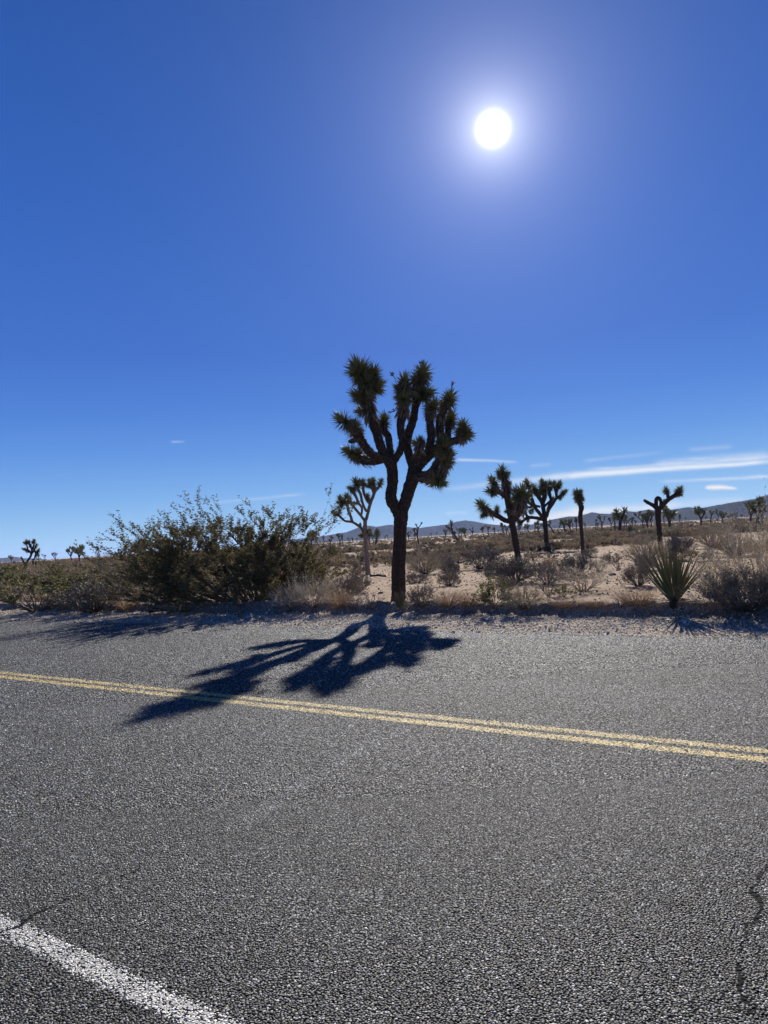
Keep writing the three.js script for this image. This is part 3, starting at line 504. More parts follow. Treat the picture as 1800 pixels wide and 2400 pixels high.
joshua({
  ...at5, label: 'leaning Joshua tree with a bushy right side, rising from a dark bush', base: [1216, 1322], seed: 5, leaf: 95, mid: true, step: 0.07, sides: 14, fuzz: 40,
  trunk: [[632, 1215, 36], [610, 1080, 35], [580, 900, 36], [553, 760, 40], [530, 640, 38], [510, 520, 38], [495, 430, 44]],
  limbs: [
    { pts: [[500, 460, 42], [492, 380, 44], [478, 310, 36], [460, 240, 26]], shag: [0, 120] },
    { pts: [[480, 480, 28], [420, 430, 26, -0.15], [380, 380, 26, -0.2], [355, 330, 26, -0.2]], shag: [2, 40] }, { pts: [[410, 425, 24, -0.15], [360, 430, 24, -0.2], [325, 430, 22, -0.25]], shag: [0, 30] },
    { pts: [[540, 745, 32], [480, 735, 30, 0.2], [420, 700, 29, 0.3], [350, 665, 28, 0.4], [290, 620, 28, 0.45], [240, 580, 24, 0.5]], shag: [3, 60] }, { pts: [[360, 665, 22, 0.4], [388, 630, 22, 0.4]] }, { pts: [[300, 640, 20, 0.45], [255, 680, 20, 0.4]] },
    { pts: [[560, 740, 36, 0], [620, 660, 40, -0.3], [650, 580, 46, -0.4], [660, 500, 46, -0.4], [650, 430, 36, -0.4]], shag: [1, 260] },
    { pts: [[520, 640, 22], [560, 600, 24, -0.1], [590, 560, 26, -0.1]], shag: [0, 40] },
  ],
  tips: [[450, 205, 84, -0.1, 1, 0], [430, 235, 66, -0.7, 0.5, 0], [490, 250, 58, 0.7, 0.5, 0], [515, 330, 40, 0.9, 0.1, 0], [345, 315, 74, -0.4, 0.9, -0.2], [320, 420, 70, -0.9, 0.1, -0.25], [345, 450, 46, -0.3, -0.8, -0.2], [225, 575, 84, -0.6, 0.8, 0.5], [390, 620, 56, 0.1, 1, 0.4], [248, 680, 60, -0.6, -0.5, 0.4], [600, 430, 70, -0.4, 0.9, -0.4], [660, 420, 84, 0.3, 0.9, -0.4], [710, 460, 74, 0.9, 0.3, -0.4], [640, 500, 84, 0, 0.3, -0.5, 0.9], [590, 510, 66, -0.9, 0.1, -0.4], [700, 520, 66, 0.9, -0.1, -0.4], [580, 560, 50, -0.6, 0.3, -0.1], [500, 640, 38, -0.9, 0.1, 0]],
  stalks: [[[600, 390, -0.4], [596, 335, -0.4]]],
});
joshua({
  ...at5, label: 'broad many-branched Joshua tree with a wide open crown, right of the leaning one', base: [1281, 1289], seed: 6, leaf: 55, mid: true, step: 0.09, sides: 12, fuzz: 20,
  trunk: [[930, 1070, 33], [925, 960, 28], [918, 860, 25], [912, 780, 26], [905, 710, 30]],
  limbs: [
    { pts: [[900, 730, 22], [830, 712, 20, 0.3], [720, 705, 18, 0.6], [680, 735, 16, 0.7], [645, 765, 15, 0.7], [615, 740, 15, 0.7]] }, { pts: [[730, 705, 16, 0.6], [690, 650, 15, 0.8], [670, 610, 15, 0.9], [720, 595, 14, 0.9], [770, 590, 14, 0.9]] },
    { pts: [[895, 715, 22], [850, 660, 20, -0.3], [800, 590, 20, -0.5], [765, 500, 20, -0.6], [745, 400, 22, -0.6], [718, 350, 20, -0.6]] }, { pts: [[800, 590, 16, -0.5], [740, 550, 15, -0.7], [700, 510, 15, -0.8], [715, 470, 15, -0.8]] },
    { pts: [[905, 700, 26], [892, 620, 24, 0.2], [880, 540, 26, 0.3], [840, 480, 24, 0.4], [800, 430, 24, 0.5], [790, 390, 20, 0.5]] }, { pts: [[885, 560, 24, 0.3], [905, 460, 30, 0.3], [895, 390, 28, 0.3], [880, 345, 22, 0.3]] },
    { pts: [[920, 700, 24], [950, 620, 19, -0.2], [990, 560, 18, -0.3], [1030, 500, 18, -0.4], [1080, 470, 19, -0.4], [1115, 440, 20, -0.4]] }, { pts: [[1035, 500, 15, -0.4], [1030, 430, 18, -0.4], [1015, 370, 20, -0.4]] }, { pts: [[1030, 430, 15, -0.4], [1058, 370, 16, -0.4]] },
    { pts: [[925, 690, 20], [945, 600, 16, 0.1], [975, 520, 16, 0.2], [955, 440, 22, 0.2], [960, 380, 24, 0.2]] }, { pts: [[895, 590, 15, 0.2], [950, 540, 13, 0.3], [985, 510, 13, 0.3]] }, { pts: [[860, 590, 14, 0.2], [800, 575, 13, 0.3], [830, 590, 12, 0.3]] },
  ],
  tips: [[612, 728, 40, -0.4, 0.8, 0.7], [640, 770, 38, -0.2, -0.7, 0.7], [725, 735, 34, 0, -0.8, 0.6], [768, 628, 42, 0.3, 0.5, 0.9], [715, 340, 60, -0.3, 1, -0.6], [712, 470, 46, -0.5, 0.6, -0.8], [790, 385, 56, -0.3, 0.9, 0.5], [835, 440, 46, 0.5, 0.6, 0.5], [878, 335, 60, -0.1, 1, 0.3], [905, 345, 46, 0.5, 0.8, 0.3], [960, 350, 54, 0.1, 1, 0.2], [940, 390, 44, -0.5, 0.6, 0.2], [1010, 345, 46, 0, 1, -0.4], [1062, 350, 52, 0.4, 0.9, -0.4], [1120, 430, 50, 0.7, 0.7, -0.4], [1075, 480, 34, 0.3, 0.8, -0.4], [990, 505, 34, 0.4, 0.7, 0.3], [830, 760, 30, -0.3, -0.8, 0.2], [880, 420, 60, 0, 0.5, 0.2, 0.8]],
});
joshua({
  ...at5, label: 'single-stemmed unbranched Joshua tree with one shaggy head', base: [1366, 1297], seed: 9, leaf: 70, mid: true, step: 0.08, sides: 12, fuzz: 40,
  trunk: [[1318, 1090, 21], [1312, 960, 20], [1300, 820, 22], [1290, 700, 26], [1296, 620, 24], [1292, 560, 27], [1278, 490, 30], [1265, 440, 22]],
  limbs: [{ pts: [[1300, 640, 18], [1318, 610, 14], [1322, 580, 9]] }],
  tips: [[1258, 450, 62, -0.2, 1, 0], [1245, 440, 46, -0.8, 0.7, 0], [1285, 440, 48, 0.5, 0.8, 0], [1295, 510, 52, 0.8, 0.2, 0], [1270, 520, 48, -0.7, -0.2, 0], [1290, 545, 46, 0.3, -0.6, 0, 0.5], [1275, 480, 52, 0, 0.4, 0, 0.9]],
});
const S6 = 400 / 1659;
joshua({
  x0: 1400, y0: 1060, scale: S6, label: 'bare-limbed Joshua tree with two leafy tips and a looped branch, behind the yucca', base: [1551, 1304], seed: 12, leaf: 50, mid: true, step: 0.07, sides: 12, fuzz: 30,
  trunk: [[628, 1010, 32], [612, 880, 27], [598, 740, 26], [590, 640, 29], [590, 570, 32], [585, 530, 30]],
  limbs: [
    { pts: [[575, 545, 22], [540, 515, 20], [500, 495, 18, 0.1], [455, 465, 15, 0.15]] },
    { pts: [[572, 540, 20], [572, 480, 20], [580, 445, 18], [602, 445, 17], [618, 485, 17, 0.1], [612, 540, 18, 0.1]] },
    { pts: [[605, 550, 24], [650, 500, 24, -0.1], [690, 460, 22, -0.15], [745, 425, 22, -0.2], [790, 385, 22, -0.2]] }, { pts: [[690, 455, 19, -0.15], [685, 410, 17, -0.15], [670, 380, 17, -0.15]] }, { pts: [[640, 510, 14], [650, 480, 14, 0.1]] },
  ],
  tips: [[668, 368, 44, -0.2, 1, -0.15], [802, 372, 54, 0.5, 0.8, -0.2], [790, 385, 44, -0.3, 0.8, -0.2], [650, 478, 30, 0, 1, 0.1]],
});

const S2 = 300 / 1659, at2 = { x0: 0, y0: 1180, scale: S2, mid: true, step: 0.15, sides: 10, leaf: 20, rs: 1.5 };
joshua({
  ...at2, label: 'tall dark Joshua tree with a bare side limb at far left, above the olive bush', base: [59, 1348], seed: 21,
  trunk: [[325, 930, 16], [328, 850, 15], [331, 770, 18]],
  limbs: [{ pts: [[328, 785, 14], [300, 742, 12], [272, 692, 11]] }, { pts: [[335, 780, 15], [372, 722, 14], [402, 676, 14], [388, 622, 13, 0.5], [350, 596, 11, 0.7], [312, 590, 9, 0.8]] }, { pts: [[402, 676, 13], [412, 600, 13], [392, 548, 12, -0.4], [355, 505, 11, -0.6]] }, { pts: [[412, 605, 12], [438, 545, 12], [440, 495, 10]] }, { pts: [[375, 640, 10, 0.5], [352, 560, 10, 0.5], [345, 520, 9, 0.5]] }, { pts: [[405, 665, 11], [450, 590, 11, -0.4], [468, 550, 10, -0.5]] }],
  tips: [[345, 498, 25, -0.3, 0.9, -0.6], [322, 512, 18, -0.9, 0.4, -0.4], [375, 498, 20, 0.3, 0.9, -0.4], [440, 488, 24, 0.1, 1, 0], [425, 505, 18, -0.7, 0.5, 0], [305, 590, 20, -0.9, 0.3, 0.8], [345, 615, 18, -0.3, 0.4, 0.6], [470, 545, 22, 0.3, 0.9, -0.5], [395, 545, 18, 0, 0.9, -0.3]],
});
joshua({
  ...at2, label: 'slimmer two-trunked Joshua tree close beside the tall dark one at far left', base: [80, 1344], seed: 22,
  trunk: [[442, 905, 13], [434, 820, 12], [428, 720, 12]],
  limbs: [{ pts: [[466, 905, 12], [462, 820, 11], [466, 745, 12]] }, { pts: [[432, 740, 10], [455, 690, 10], [462, 650, 10], [445, 610, 10]] }, { pts: [[458, 670, 10], [482, 645, 10], [498, 612, 9]] }],
  tips: [[442, 602, 20, -0.1, 1, 0], [500, 605, 20, 0.3, 0.9, 0], [478, 630, 16, -0.2, 0.8, 0], [490, 655, 14, 0.8, 0.3, 0]],
});

// Joshua trees farther off: grown, a trunk and a crown each
function grown(seed, o = {}) {
  const r = rng(seed), gt = new GB(), gc = new GB(), tips = [], H = 1;
  const grow = (p, d, len, rad, lev) => {
    const pts = [[p.clone(), rad]]; let q = p.clone(), dir = d.clone(); const n = 3;
    for (let k = 1; k <= n; k++) { dir.add(V((r() - 0.5) * 0.3, lev ? 0.18 : 0.05, (r() - 0.5) * 0.3)).normalize(); q = q.clone().addScaledVector(dir, len / n); pts.push([q, rad * (1 - 0.2 * k / n)]); }
    gt.limb(pts, 6, BARK, 0.1, seed + lev, 0);
    if (lev >= o.max || (lev >= 2 && r() < 0.25)) { tips.push([q, dir, rad]); return; }
    const m = lev === 0 && o.max > 1 ? 2 + (r() < 0.6 ? 1 : 0) : 2, a0 = r() * 6.28;
    for (let k = 0; k < m; k++) { const a = a0 + k / m * 6.28 + (r() - 0.5) * 0.8, sp = 0.65 + 0.5 * r(); grow(q.clone().addScaledVector(dir, -rad * 0.5), dir.clone().add(V(Math.cos(a) * sp, 0.1, Math.sin(a) * sp)).normalize(), len * (lev ? 0.78 : 0.5) * (0.7 + 0.6 * r()), rad * 0.76, lev + 1); }
  };
  const lean = V((r() - 0.5) * 0.22 + (o.lean ?? 0), 1, (r() - 0.5) * 0.2).normalize();
  grow(V(0, -0.05, 0), lean, o.trunk ?? 0.42, o.rad ?? 0.036, 0);
  const R = o.ros ?? 0.105;
  for (const [q, d, rad] of tips) {
    const nl = o.leaves ?? 42; for (let k = 0; k < nl; k++) {
      const f = (k + 0.5) / nl, th = (8 + 125 * Math.pow(f, 0.65)) * Math.PI / 180, ph = k * 2.4 + r(); const l = V(Math.sin(th) * Math.cos(ph), Math.cos(th), Math.sin(th) * Math.sin(ph)).applyQuaternion(new THREE.Quaternion().setFromUnitVectors(UP, d));
      const b = q.clone().addScaledVector(d, -R * 0.9 * f); gc.leaf(b.x, b.y, b.z, l.x, l.y, l.z, R * (0.75 + 0.4 * r()), R * 0.28, f > 0.75 && r() < 0.5 ? dead(r) : green(r), r);
    }
  }
  let top = 0.01; for (let k = 1; k < gc.p.length; k += 3) top = Math.max(top, gc.p[k]);
  const s = H / top, T = gt.geo().scale(s, s, s), C = gc.geo().scale(s, s, s); return { T, C };
}
const FAR = {
  forked: [grown(101, { max: 2 }), grown(102, { max: 2 }), grown(103, { max: 2, trunk: 0.5 }), grown(104, { max: 1, trunk: 0.5 }), grown(105, { max: 3, trunk: 0.45, ros: 0.07 }), grown(106, { max: 2, trunk: 0.3 }), grown(107, { max: 1, trunk: 0.35, ros: 0.12 })],
  dense: [grown(111, { max: 3, trunk: 0.34, ros: 0.085 }), grown(112, { max: 3, trunk: 0.38, ros: 0.085 }), grown(113, { max: 3, trunk: 0.32, ros: 0.075 }), grown(114, { max: 4, trunk: 0.34, ros: 0.065 }), grown(115, { max: 3, trunk: 0.5, ros: 0.08 })],
  single: [grown(121, { max: 0, trunk: 0.9, rad: 0.036, ros: 0.15, leaves: 80 }), grown(122, { max: 0, trunk: 0.9, rad: 0.03, ros: 0.12, leaves: 70 })],
  leaning: [grown(131, { max: 1, trunk: 0.55, lean: -0.28 }), grown(132, { max: 2, trunk: 0.5, lean: -0.25, ros: 0.06 }), grown(133, { max: 2, trunk: 0.6, lean: -0.15, ros: 0.08 })],
};
const LAND_AT = (px, d) => { const v = ray(px, 1262 + (900 - px) * 0.061), h = Math.hypot(v.x, v.z), x = v.x / h * d, z = v.z / h * d; return V(x, land(x, z), z); };
let farN = 0;
const farAt = [[150, 'at far left'], [345, 'left of the large creosote bush'], [700, 'behind the large creosote bush'], [830, 'left of the pale-barked tree'], [935, 'between pale-barked and tallest trunks'], [1040, 'just right of the tallest trunk'], [1160, 'left of the leaning bushy tree'], [1260, 'between leaning and wide-crowned trees'], [1370, 'left of the single-stemmed tree'], [1460, 'right of the single-stemmed tree'], [1550, 'left of the bare-limbed tree'], [1660, 'behind the sword-leaved yucca'], [9999, 'under the slope at right']], farAll = new Map(), farBy = [];
const skylineLabel = (px) => { const z = farAt.find((q) => px < q[0])[1]; farBy.push([px, z, scene.children.length]); return z; };
function farTree(px, tall, kind, label, real = 4) {
  const k = farN++, v = FAR[kind][k % FAR[kind].length], r = rng(900 + k), h = real * (0.9 + 0.2 * r()), d = h * F / tall, pos = LAND_AT(px, d);
  const t = thing('joshua_tree', label ?? skylineLabel(px), 'tree', pos, 'distant Joshua trees');
  mesh('trunk', v.T, barkMat, t); mesh('crown', v.C, leafMat, t); t.scale.setScalar(h); t.rotation.y = kind === 'leaning' ? 0 : r() * 6.28; return t;
}
for (const [px, tall, kind, label, real] of [
  [26, 21, 'forked', 'tiny Joshua tree in front of the small blue hill at far left'], [94, 24, 'forked'], [106, 18, 'leaning'], [131, 23, 'dense', 'small round Joshua tree alone on the skyline at left'],
  [168, 41, 'forked', 'thin forked Joshua tree beside a rounder one, left of the creosote bush'], [187, 47, 'dense', 'round-crowned Joshua tree beside the thin forked one at left'], [203, 25, 'leaning'], [236, 37, 'single', 'single-stemmed distant Joshua tree with a narrow tuft, at left'], [292, 40, 'single', 'single-stemmed distant Joshua tree with a wide tuft beside the creosote bush'],
  [250, 12, 'forked'], [258, 13, 'forked'], [307, 22, 'forked'], [328, 60, 'forked', 'Joshua tree showing through the left twigs of the big creosote bush'], [578, 88, 'dense', 'dense Joshua tree showing through the top of the big creosote bush'], [728, 52, 'forked', 'dark Joshua tree at the right end of the big creosote bush'], [709, 15, 'forked'],
  [757, 26, 'forked'], [774, 27, 'dense'], [796, 34, 'forked', 'small forked Joshua tree left of the pale-barked tree'], [866, 36, 'forked'], [879, 43, 'forked', 'upright clustered Joshua tree between pale and tallest trunks'], [957, 25, 'dense'], [982, 55, 'leaning', 'thin left-leaning Joshua tree just right of the tallest trunk'],
  [1045, 22, 'forked'], [1076, 56, 'leaning', 'left-leaning Joshua tree before the hump of the blue ridge'], [1082, 24, 'forked'], [1092, 27, 'forked'], [1108, 23, 'dense'], [1133, 24, 'forked'], [1145, 31, 'dense', 'small full-crowned Joshua tree just left of the leaning bushy one'], [1179, 35, 'single'], [1186, 26, 'forked'], [1219, 26, 'forked'],
  [1301, 38, 'leaning', 'bare leaning Joshua tree just right of the wide-crowned one'], [1325, 38, 'forked'], [1338, 37, 'forked', 'thin forked Joshua tree left of the single-stemmed one'], [1351, 38, 'single'], [1371, 15, 'dense'], [1410, 43, 'leaning', 'leaning dark Joshua tree right of the single-stemmed one'], [1432, 29, 'forked'], [1441, 50, 'single'], [1450, 68, 'forked', 'tall forked Joshua tree standing clear, left of the bare-limbed one'], [1465, 22, 'forked'], [1483, 20, 'dense'],
  [1505, 44, 'forked'], [1517, 48, 'dense', 'dense dark Joshua tree just left of the bare-limbed one'], [1527, 40, 'forked'], [1572, 60, 'forked', 'open forked Joshua tree just right of the bare-limbed one'], [1556, 34, 'single'], [1643, 54, 'forked', 'Joshua tree with raised arms, midway between yucca and picture edge'], [1682, 30, 'leaning'], [1696, 14, 'dense'], [1728, 20, 'leaning'], [1757, 52, 'dense', 'full-crowned Joshua tree close left of its double-stemmed neighbour'], [1770, 68, 'forked', 'tall double-stemmed Joshua tree near the picture\'s right edge'], [1783, 42, 'forked', 'thin Joshua tree nearest the picture\'s right edge'],
]) farTree(px, tall, kind, label, real);
{
  const r = rng(77); // smallest ones along the skyline
  for (let n = 0; n < 26; n++) farTree(745 + 1040 * r(), 17 + 17 * r(), ['forked', 'dense', 'leaning', 'forked', 'single'][n % 5], undefined, 3.8);
  for (let n = 0; n < 64; n++) farTree(n < 8 ? 380 + 340 * r() : 740 + 1050 * r(), 8 + 9 * r(), r() < 0.5 ? 'forked' : r() < 0.6 ? 'dense' : 'single', undefined, 3.6);
}

{ // tell the small skyline trees apart by their order from the left in each stretch
  const nth = ['first', 'second', 'third', 'fourth', 'fifth', 'sixth', 'seventh', 'eighth', 'ninth', 'tenth', 'eleventh', 'twelfth', 'thirteenth', 'fourteenth', 'fifteenth'];
  for (const e of farBy.sort((a, b) => a[0] - b[0])) { const n = farAll.get(e[1]) ?? 0; farAll.set(e[1], n + 1); scene.children[e[2]].userData.label = `${nth[n] ?? n + 1 + 'th'} from left of the tiny skyline Joshua trees ${e[1]}`; }
}

// ------------------------------------------------------------------ shrubs
// a shrub grown from its base: stems that branch; twigs and leaves are separate geometries. Unit: metres
function shrub(seed, o) {
  const r = rng(seed), gs = new GB(), gf = new GB();
  const col = (c) => { const k = 0.75 + 0.5 * r(); return [c[0] * k, c[1] * k, c[2] * k]; };
  const go = (x, y, z, dx, dy, dz, len, rad, lev) => {
    const seg = o.seg ?? 2; let c = col(lev ? o.twig : o.stem);
    for (let k = 0; k < seg; k++) {
      dx += (r() - 0.5) * o.kink; dy += (r() - 0.5) * o.kink + o.lift; dz += (r() - 0.5) * o.kink; const l = Math.hypot(dx, dy, dz); dx /= l; dy /= l; dz /= l;
      const L = len / seg, nx = x + dx * L, ny = Math.max(0.015, y + dy * L), nz = z + dz * L, r1 = rad * (lev === o.levels ? 0.6 : 0.8);
      gs.twig(x, y, z, nx, ny, nz, rad, r1, c);
      if (o.leafN && lev >= (o.leafFrom ?? o.levels)) for (let q = 0; q < o.leafN; q++) { const t = r(), a = r() * 6.28, b = (r() - 0.2) * 1.4; gf.leaf(lerp(x, nx, t), lerp(y, ny, t), lerp(z, nz, t), Math.cos(a) * Math.cos(b), Math.sin(b), Math.sin(a) * Math.cos(b), o.leafL * (0.6 + 0.8 * r()), o.leafL * 0.5, col(r() < (o.dry ?? 0.1) ? o.dryLeaf : o.leaf), r); }
      x = nx; y = ny; z = nz; rad = r1;
    }
    if (lev < o.levels) for (let k = 0; k < o.fork[lev]; k++) { const s = o.split * (0.6 + 0.8 * r()), a = r() * 6.28, b = Math.acos(2 * r() - 1); go(x, y, z, dx + Math.sin(b) * Math.cos(a) * s, dy + Math.cos(b) * s * 0.8 + 0.05, dz + Math.sin(b) * Math.sin(a) * s, len * (o.shrink ?? 0.62) * (0.6 + 0.7 * r()), rad * 0.72, lev + 1); }
  };
  for (let n = 0; n < o.stems; n++) {
    const a = r() * 6.28, tilt = (o.tilt0 ?? 0) + (o.tilt - (o.tilt0 ?? 0)) * Math.sqrt(r()), b = o.spread ?? 0.06;
    let dx = Math.sin(tilt) * Math.cos(a) + (o.bias ?? 0), dy = Math.cos(tilt) + 0.02, dz = Math.sin(tilt) * Math.sin(a); const l = Math.hypot(dx, dy, dz);
    const far = o.reach ? o.reach(Math.atan2(dy, dx)) : 1;
    go(Math.cos(a) * b * r(), 0, Math.sin(a) * b * r(), dx / l, dy / l, dz / l, o.len * (0.65 + 0.55 * r()) * far, o.rad * (0.7 + 0.6 * r()), 0);
  }
  const out = { S: gs.geo(), L: gf.tris ? gf.geo() : null };
  const P = out.S.attributes.position.array, X = [], Y = [], Z = []; for (let k = 0; k < P.length; k += 3) { X.push(P[k]); Y.push(P[k + 1]); Z.push(P[k + 2]); }
  for (const a of [X, Y, Z]) a.sort((p, q) => p - q); const pc = (a, f) => a[Math.floor((a.length - 1) * f)];
  out.x0 = pc(X, 0.03); out.x1 = pc(X, 0.97); out.w = Math.max(out.x1 - out.x0, pc(Z, 0.97) - pc(Z, 0.03)); out.h = pc(Y, 0.985); return out;
}
const GREY = { stem: [0.12, 0.095, 0.08], twig: [0.22, 0.175, 0.14], leaf: [0.19, 0.165, 0.12], dryLeaf: [0.3, 0.23, 0.16] };
const K = {};
K.grey = [1, 2, 3].map((s) => shrub(s * 7, { ...GREY, stems: 60, levels: 2, fork: [5, 4], len: 0.36, rad: 0.009, tilt: 1.4, kink: 0.5, lift: 0.1, split: 0.75, leafN: 2, leafL: 0.035, dry: 0.3, spread: 0.12 }));
K.dark = [4, 5].map((s) => shrub(s * 7, { stem: [0.1, 0.08, 0.07], twig: [0.19, 0.155, 0.135], leaf: [0.15, 0.14, 0.1], dryLeaf: [0.25, 0.2, 0.15], stems: 66, levels: 2, fork: [5, 4], len: 0.38, rad: 0.01, tilt: 1.4, kink: 0.45, lift: 0.1, split: 0.7, leafN: 2, leafL: 0.04, dry: 0.2, spread: 0.14 }));
K.round = [6, 7].map((s) => shrub(s * 9, { stem: [0.15, 0.12, 0.09], twig: [0.38, 0.31, 0.21], leaf: [0.36, 0.32, 0.2], dryLeaf: [0.45, 0.36, 0.24], stems: 130, levels: 1, fork: [9], len: 0.62, rad: 0.007, tilt: 1.4, kink: 0.22, lift: 0.05, split: 0.45, seg: 2, leafN: 1, leafL: 0.035, leafFrom: 1, dry: 0.3, spread: 0.15 }));
K.tan = [8, 9].map((s) => shrub(s * 5, { stem: [0.3, 0.21, 0.13], twig: [0.47, 0.34, 0.21], leaf: [0.45, 0.34, 0.2], dryLeaf: [0.5, 0.38, 0.24], stems: 170, levels: 1, fork: [4], len: 0.4, rad: 0.0045, tilt: 0.95, kink: 0.3, lift: 0.06, split: 0.4, leafN: 0, spread: 0.2 }));
K.bare = [10, 11].map((s) => shrub(s * 3, { stem: [0.13, 0.1, 0.08], twig: [0.22, 0.17, 0.14], stems: 16, levels: 3, fork: [3, 3, 2], len: 0.42, rad: 0.015, tilt: 0.95, kink: 0.4, lift: 0.05, split: 0.6, leafN: 0, spread: 0.1 }));
K.airy = [12, 13].map((s) => shrub(s * 3, { stem: [0.24, 0.19, 0.15], twig: [0.46, 0.38, 0.28], leaf: [0.44, 0.39, 0.26], dryLeaf: [0.54, 0.44, 0.3], stems: 42, levels: 3, fork: [4, 3, 2], len: 0.5, rad: 0.01, tilt: 1.2, kink: 0.35, lift: 0.05, split: 0.55, leafN: 1, leafL: 0.035, dry: 0.4, spread: 0.12 }));
K.olive = [14, 15].map((s) => shrub(s * 3, { stem: [0.22, 0.17, 0.13], twig: [0.2, 0.17, 0.1], leaf: [0.115, 0.11, 0.038], dryLeaf: [0.22, 0.18, 0.07], stems: 34, levels: 3, fork: [3, 3, 2], len: 0.5, rad: 0.012, tilt: 1.3, kink: 0.28, lift: 0.07, split: 0.5, leafN: 4, leafL: 0.05, leafFrom: 2, dry: 0.12, spread: 0.1 }));
function bush(kind, px, py, wide, tall, label, name = 'desert_bush', group) {
  const { pos, depth } = onLand(px, py), list = K[kind], v = list[(px | 0) % list.length], u = depth / F;
  const t = thing(name, label, kind === 'tan' ? 'grass' : 'bush', pos, group); mesh('stems', v.S, twigMat, t); if (v.L) mesh('foliage', v.L, kind === 'olive' ? greenMat : twigMat, t);
  t.scale.set(wide * u / v.w * 1.12, tall * u / v.h * 1.08, wide * u / v.w * 1.12); t.rotation.y = (px * 1.7) % 6.28; return t;
}
for (const b of [
  ['olive', 85, 1433, 215, 100, 'olive green bush with pale bare stems at far left behind the road', 'creosote_bush'], ['dark', 222, 1434, 135, 66, 'low brown dry bush between the olive bush and the large creosote bush'], ['tan', 300, 1430, 60, 32, 'dry tan grass tuft at the left foot of the large creosote bush', 'grass_tuft'],
  ['airy', 735, 1425, 100, 78, 'thin grey-brown bush at the right foot of the large creosote bush'], ['airy', 682, 1429, 80, 58, 'wispy brown bush under the right stems of the large creosote bush'], ['tan', 792, 1427, 66, 44, 'dry orange-tan grass tuft left of the tallest trunk', 'grass_tuft'], ['bare', 868, 1429, 84, 44, 'bare dark twigs arching at the left foot of the tallest tree'], ['bare', 828, 1430, 50, 44, 'small upright bare twiggy shrub beside the tan grass, left of the tallest tree'],
  ['grey', 838, 1388, 50, 46, 'dark grey bush in front of the pale-barked tree'], ['grey', 806, 1404, 74, 52, 'broad grey bush left of the tallest trunk, nearer than the pale-barked tree'], ['grey', 838, 1345, 34, 26, 'small tan-grey bush at the foot of the pale-barked tree'],
  ['grey', 990, 1423, 58, 48, 'round grey-brown bush just right of the tallest trunk at the bank'], ['tan', 1052, 1421, 64, 36, 'orange-tan dry grass between the round bush and the green shrub', 'grass_tuft'], ['tan', 1100, 1421, 60, 34, 'pale dry grass just left of the green shrub', 'grass_tuft'],
  ['grey', 1052, 1373, 44, 32, 'small dark bush alone on the sand right of the tallest trunk'], ['grey', 977, 1367, 50, 24, 'low grey bush touching the right side of the tallest trunk'], ['round', 997, 1345, 74, 54, 'large rounded grey bush on the sand right of the tallest trunk'], ['dark', 1058, 1352, 38, 36, 'small dark upright bush right of the large rounded one'], ['grey', 1030, 1330, 60, 34, 'grey bush just behind the large rounded one'],
  ['grey', 1128, 1334, 92, 46, 'wide brownish-grey bush left of the leaning tree'], ['dark', 1206, 1366, 92, 56, 'tall dark grey bush around the foot of the leaning tree'], ['grey', 1284, 1370, 80, 48, 'broad grey bush right of the dark bush under the leaning tree'], ['bare', 1286, 1399, 60, 78, 'bare twiggy shrub with dark upright stems on the sand'], ['olive', 1318, 1398, 46, 26, 'low yellowish bush beside the bare twiggy shrub'],
  ['dark', 1353, 1350, 64, 48, 'dark bush with pale twigs below the single-stemmed tree'], ['airy', 1368, 1386, 118, 54, 'sprawling tan twiggy bush on open sand'], ['olive', 1160, 1423, 84, 62, 'green shrub at the bank right of the dry grass', 'creosote_bush'], ['round', 1230, 1427, 84, 54, 'tan broom-like bush at the bank right of the green shrub'], ['grey', 1184, 1378, 40, 28, 'small grey bush below the dark bush under the leaning tree'],
  ['airy', 1405, 1340, 46, 32, 'small tan bush alone on the sand right of the single-stemmed tree'], ['grey', 1382, 1301, 30, 17, 'small low bush at the foot of the single-stemmed tree'], ['bare', 1448, 1333, 34, 26, 'small spiky bush in the middle of the right-hand sand'], ['round', 1516, 1322, 80, 64, 'big pale grey bush left of the bare-limbed tree'], ['grey', 1509, 1336, 46, 30, 'dark low bush in front of the big pale grey one'], ['grey', 1578, 1312, 60, 46, 'grey bush behind the foot of the bare-limbed tree'], ['dark', 1600, 1292, 44, 32, 'dark small bush right of the bare-limbed tree'],
  ['round', 1674, 1284, 82, 50, 'rounded tan-topped bush, farther of two at right'], ['round', 1722, 1303, 80, 54, 'rounded grey bush, nearer of two at right'], ['airy', 1782, 1418, 140, 215, 'tall airy pale bush cut by the picture\'s right edge'], ['airy', 1700, 1413, 150, 116, 'broad wispy grey bush right of the yucca'], ['dark', 1752, 1433, 150, 92, 'dense dark bush at the bank near the picture\'s right edge'], ['airy', 1686, 1428, 100, 70, 'pale tangled bush at the bank beside the yucca'],
  ['grey', 1496, 1374, 56, 54, 'brown bush just left of the yucca leaves'], ['tan', 1496, 1419, 86, 40, 'straw-coloured grass at the left foot of the yucca', 'grass_tuft'], ['bare', 1453, 1425, 48, 30, 'small bare twig shrub on the bank left of the yucca'], ['tan', 1330, 1424, 70, 22, 'low dry grass along the bank below the sprawling bush', 'grass_tuft'], ['tan', 1400, 1423, 60, 18, 'sparse dry grass along the bank left of the small bare twig shrub', 'grass_tuft'],
  ['dark', 262, 1404, 80, 44, 'dark mounded bush left of the large creosote bush, behind the bank'], ['grey', 232, 1366, 70, 34, 'grey mounded bush behind the low brown dry bush'], ['tan', 160, 1428, 50, 34, 'tan grass tuft between the olive bush and brown dry bush', 'grass_tuft'], ['grey', 735, 1385, 60, 40, 'grey bush behind the right twigs of the creosote bush'],
]) bush(...b);
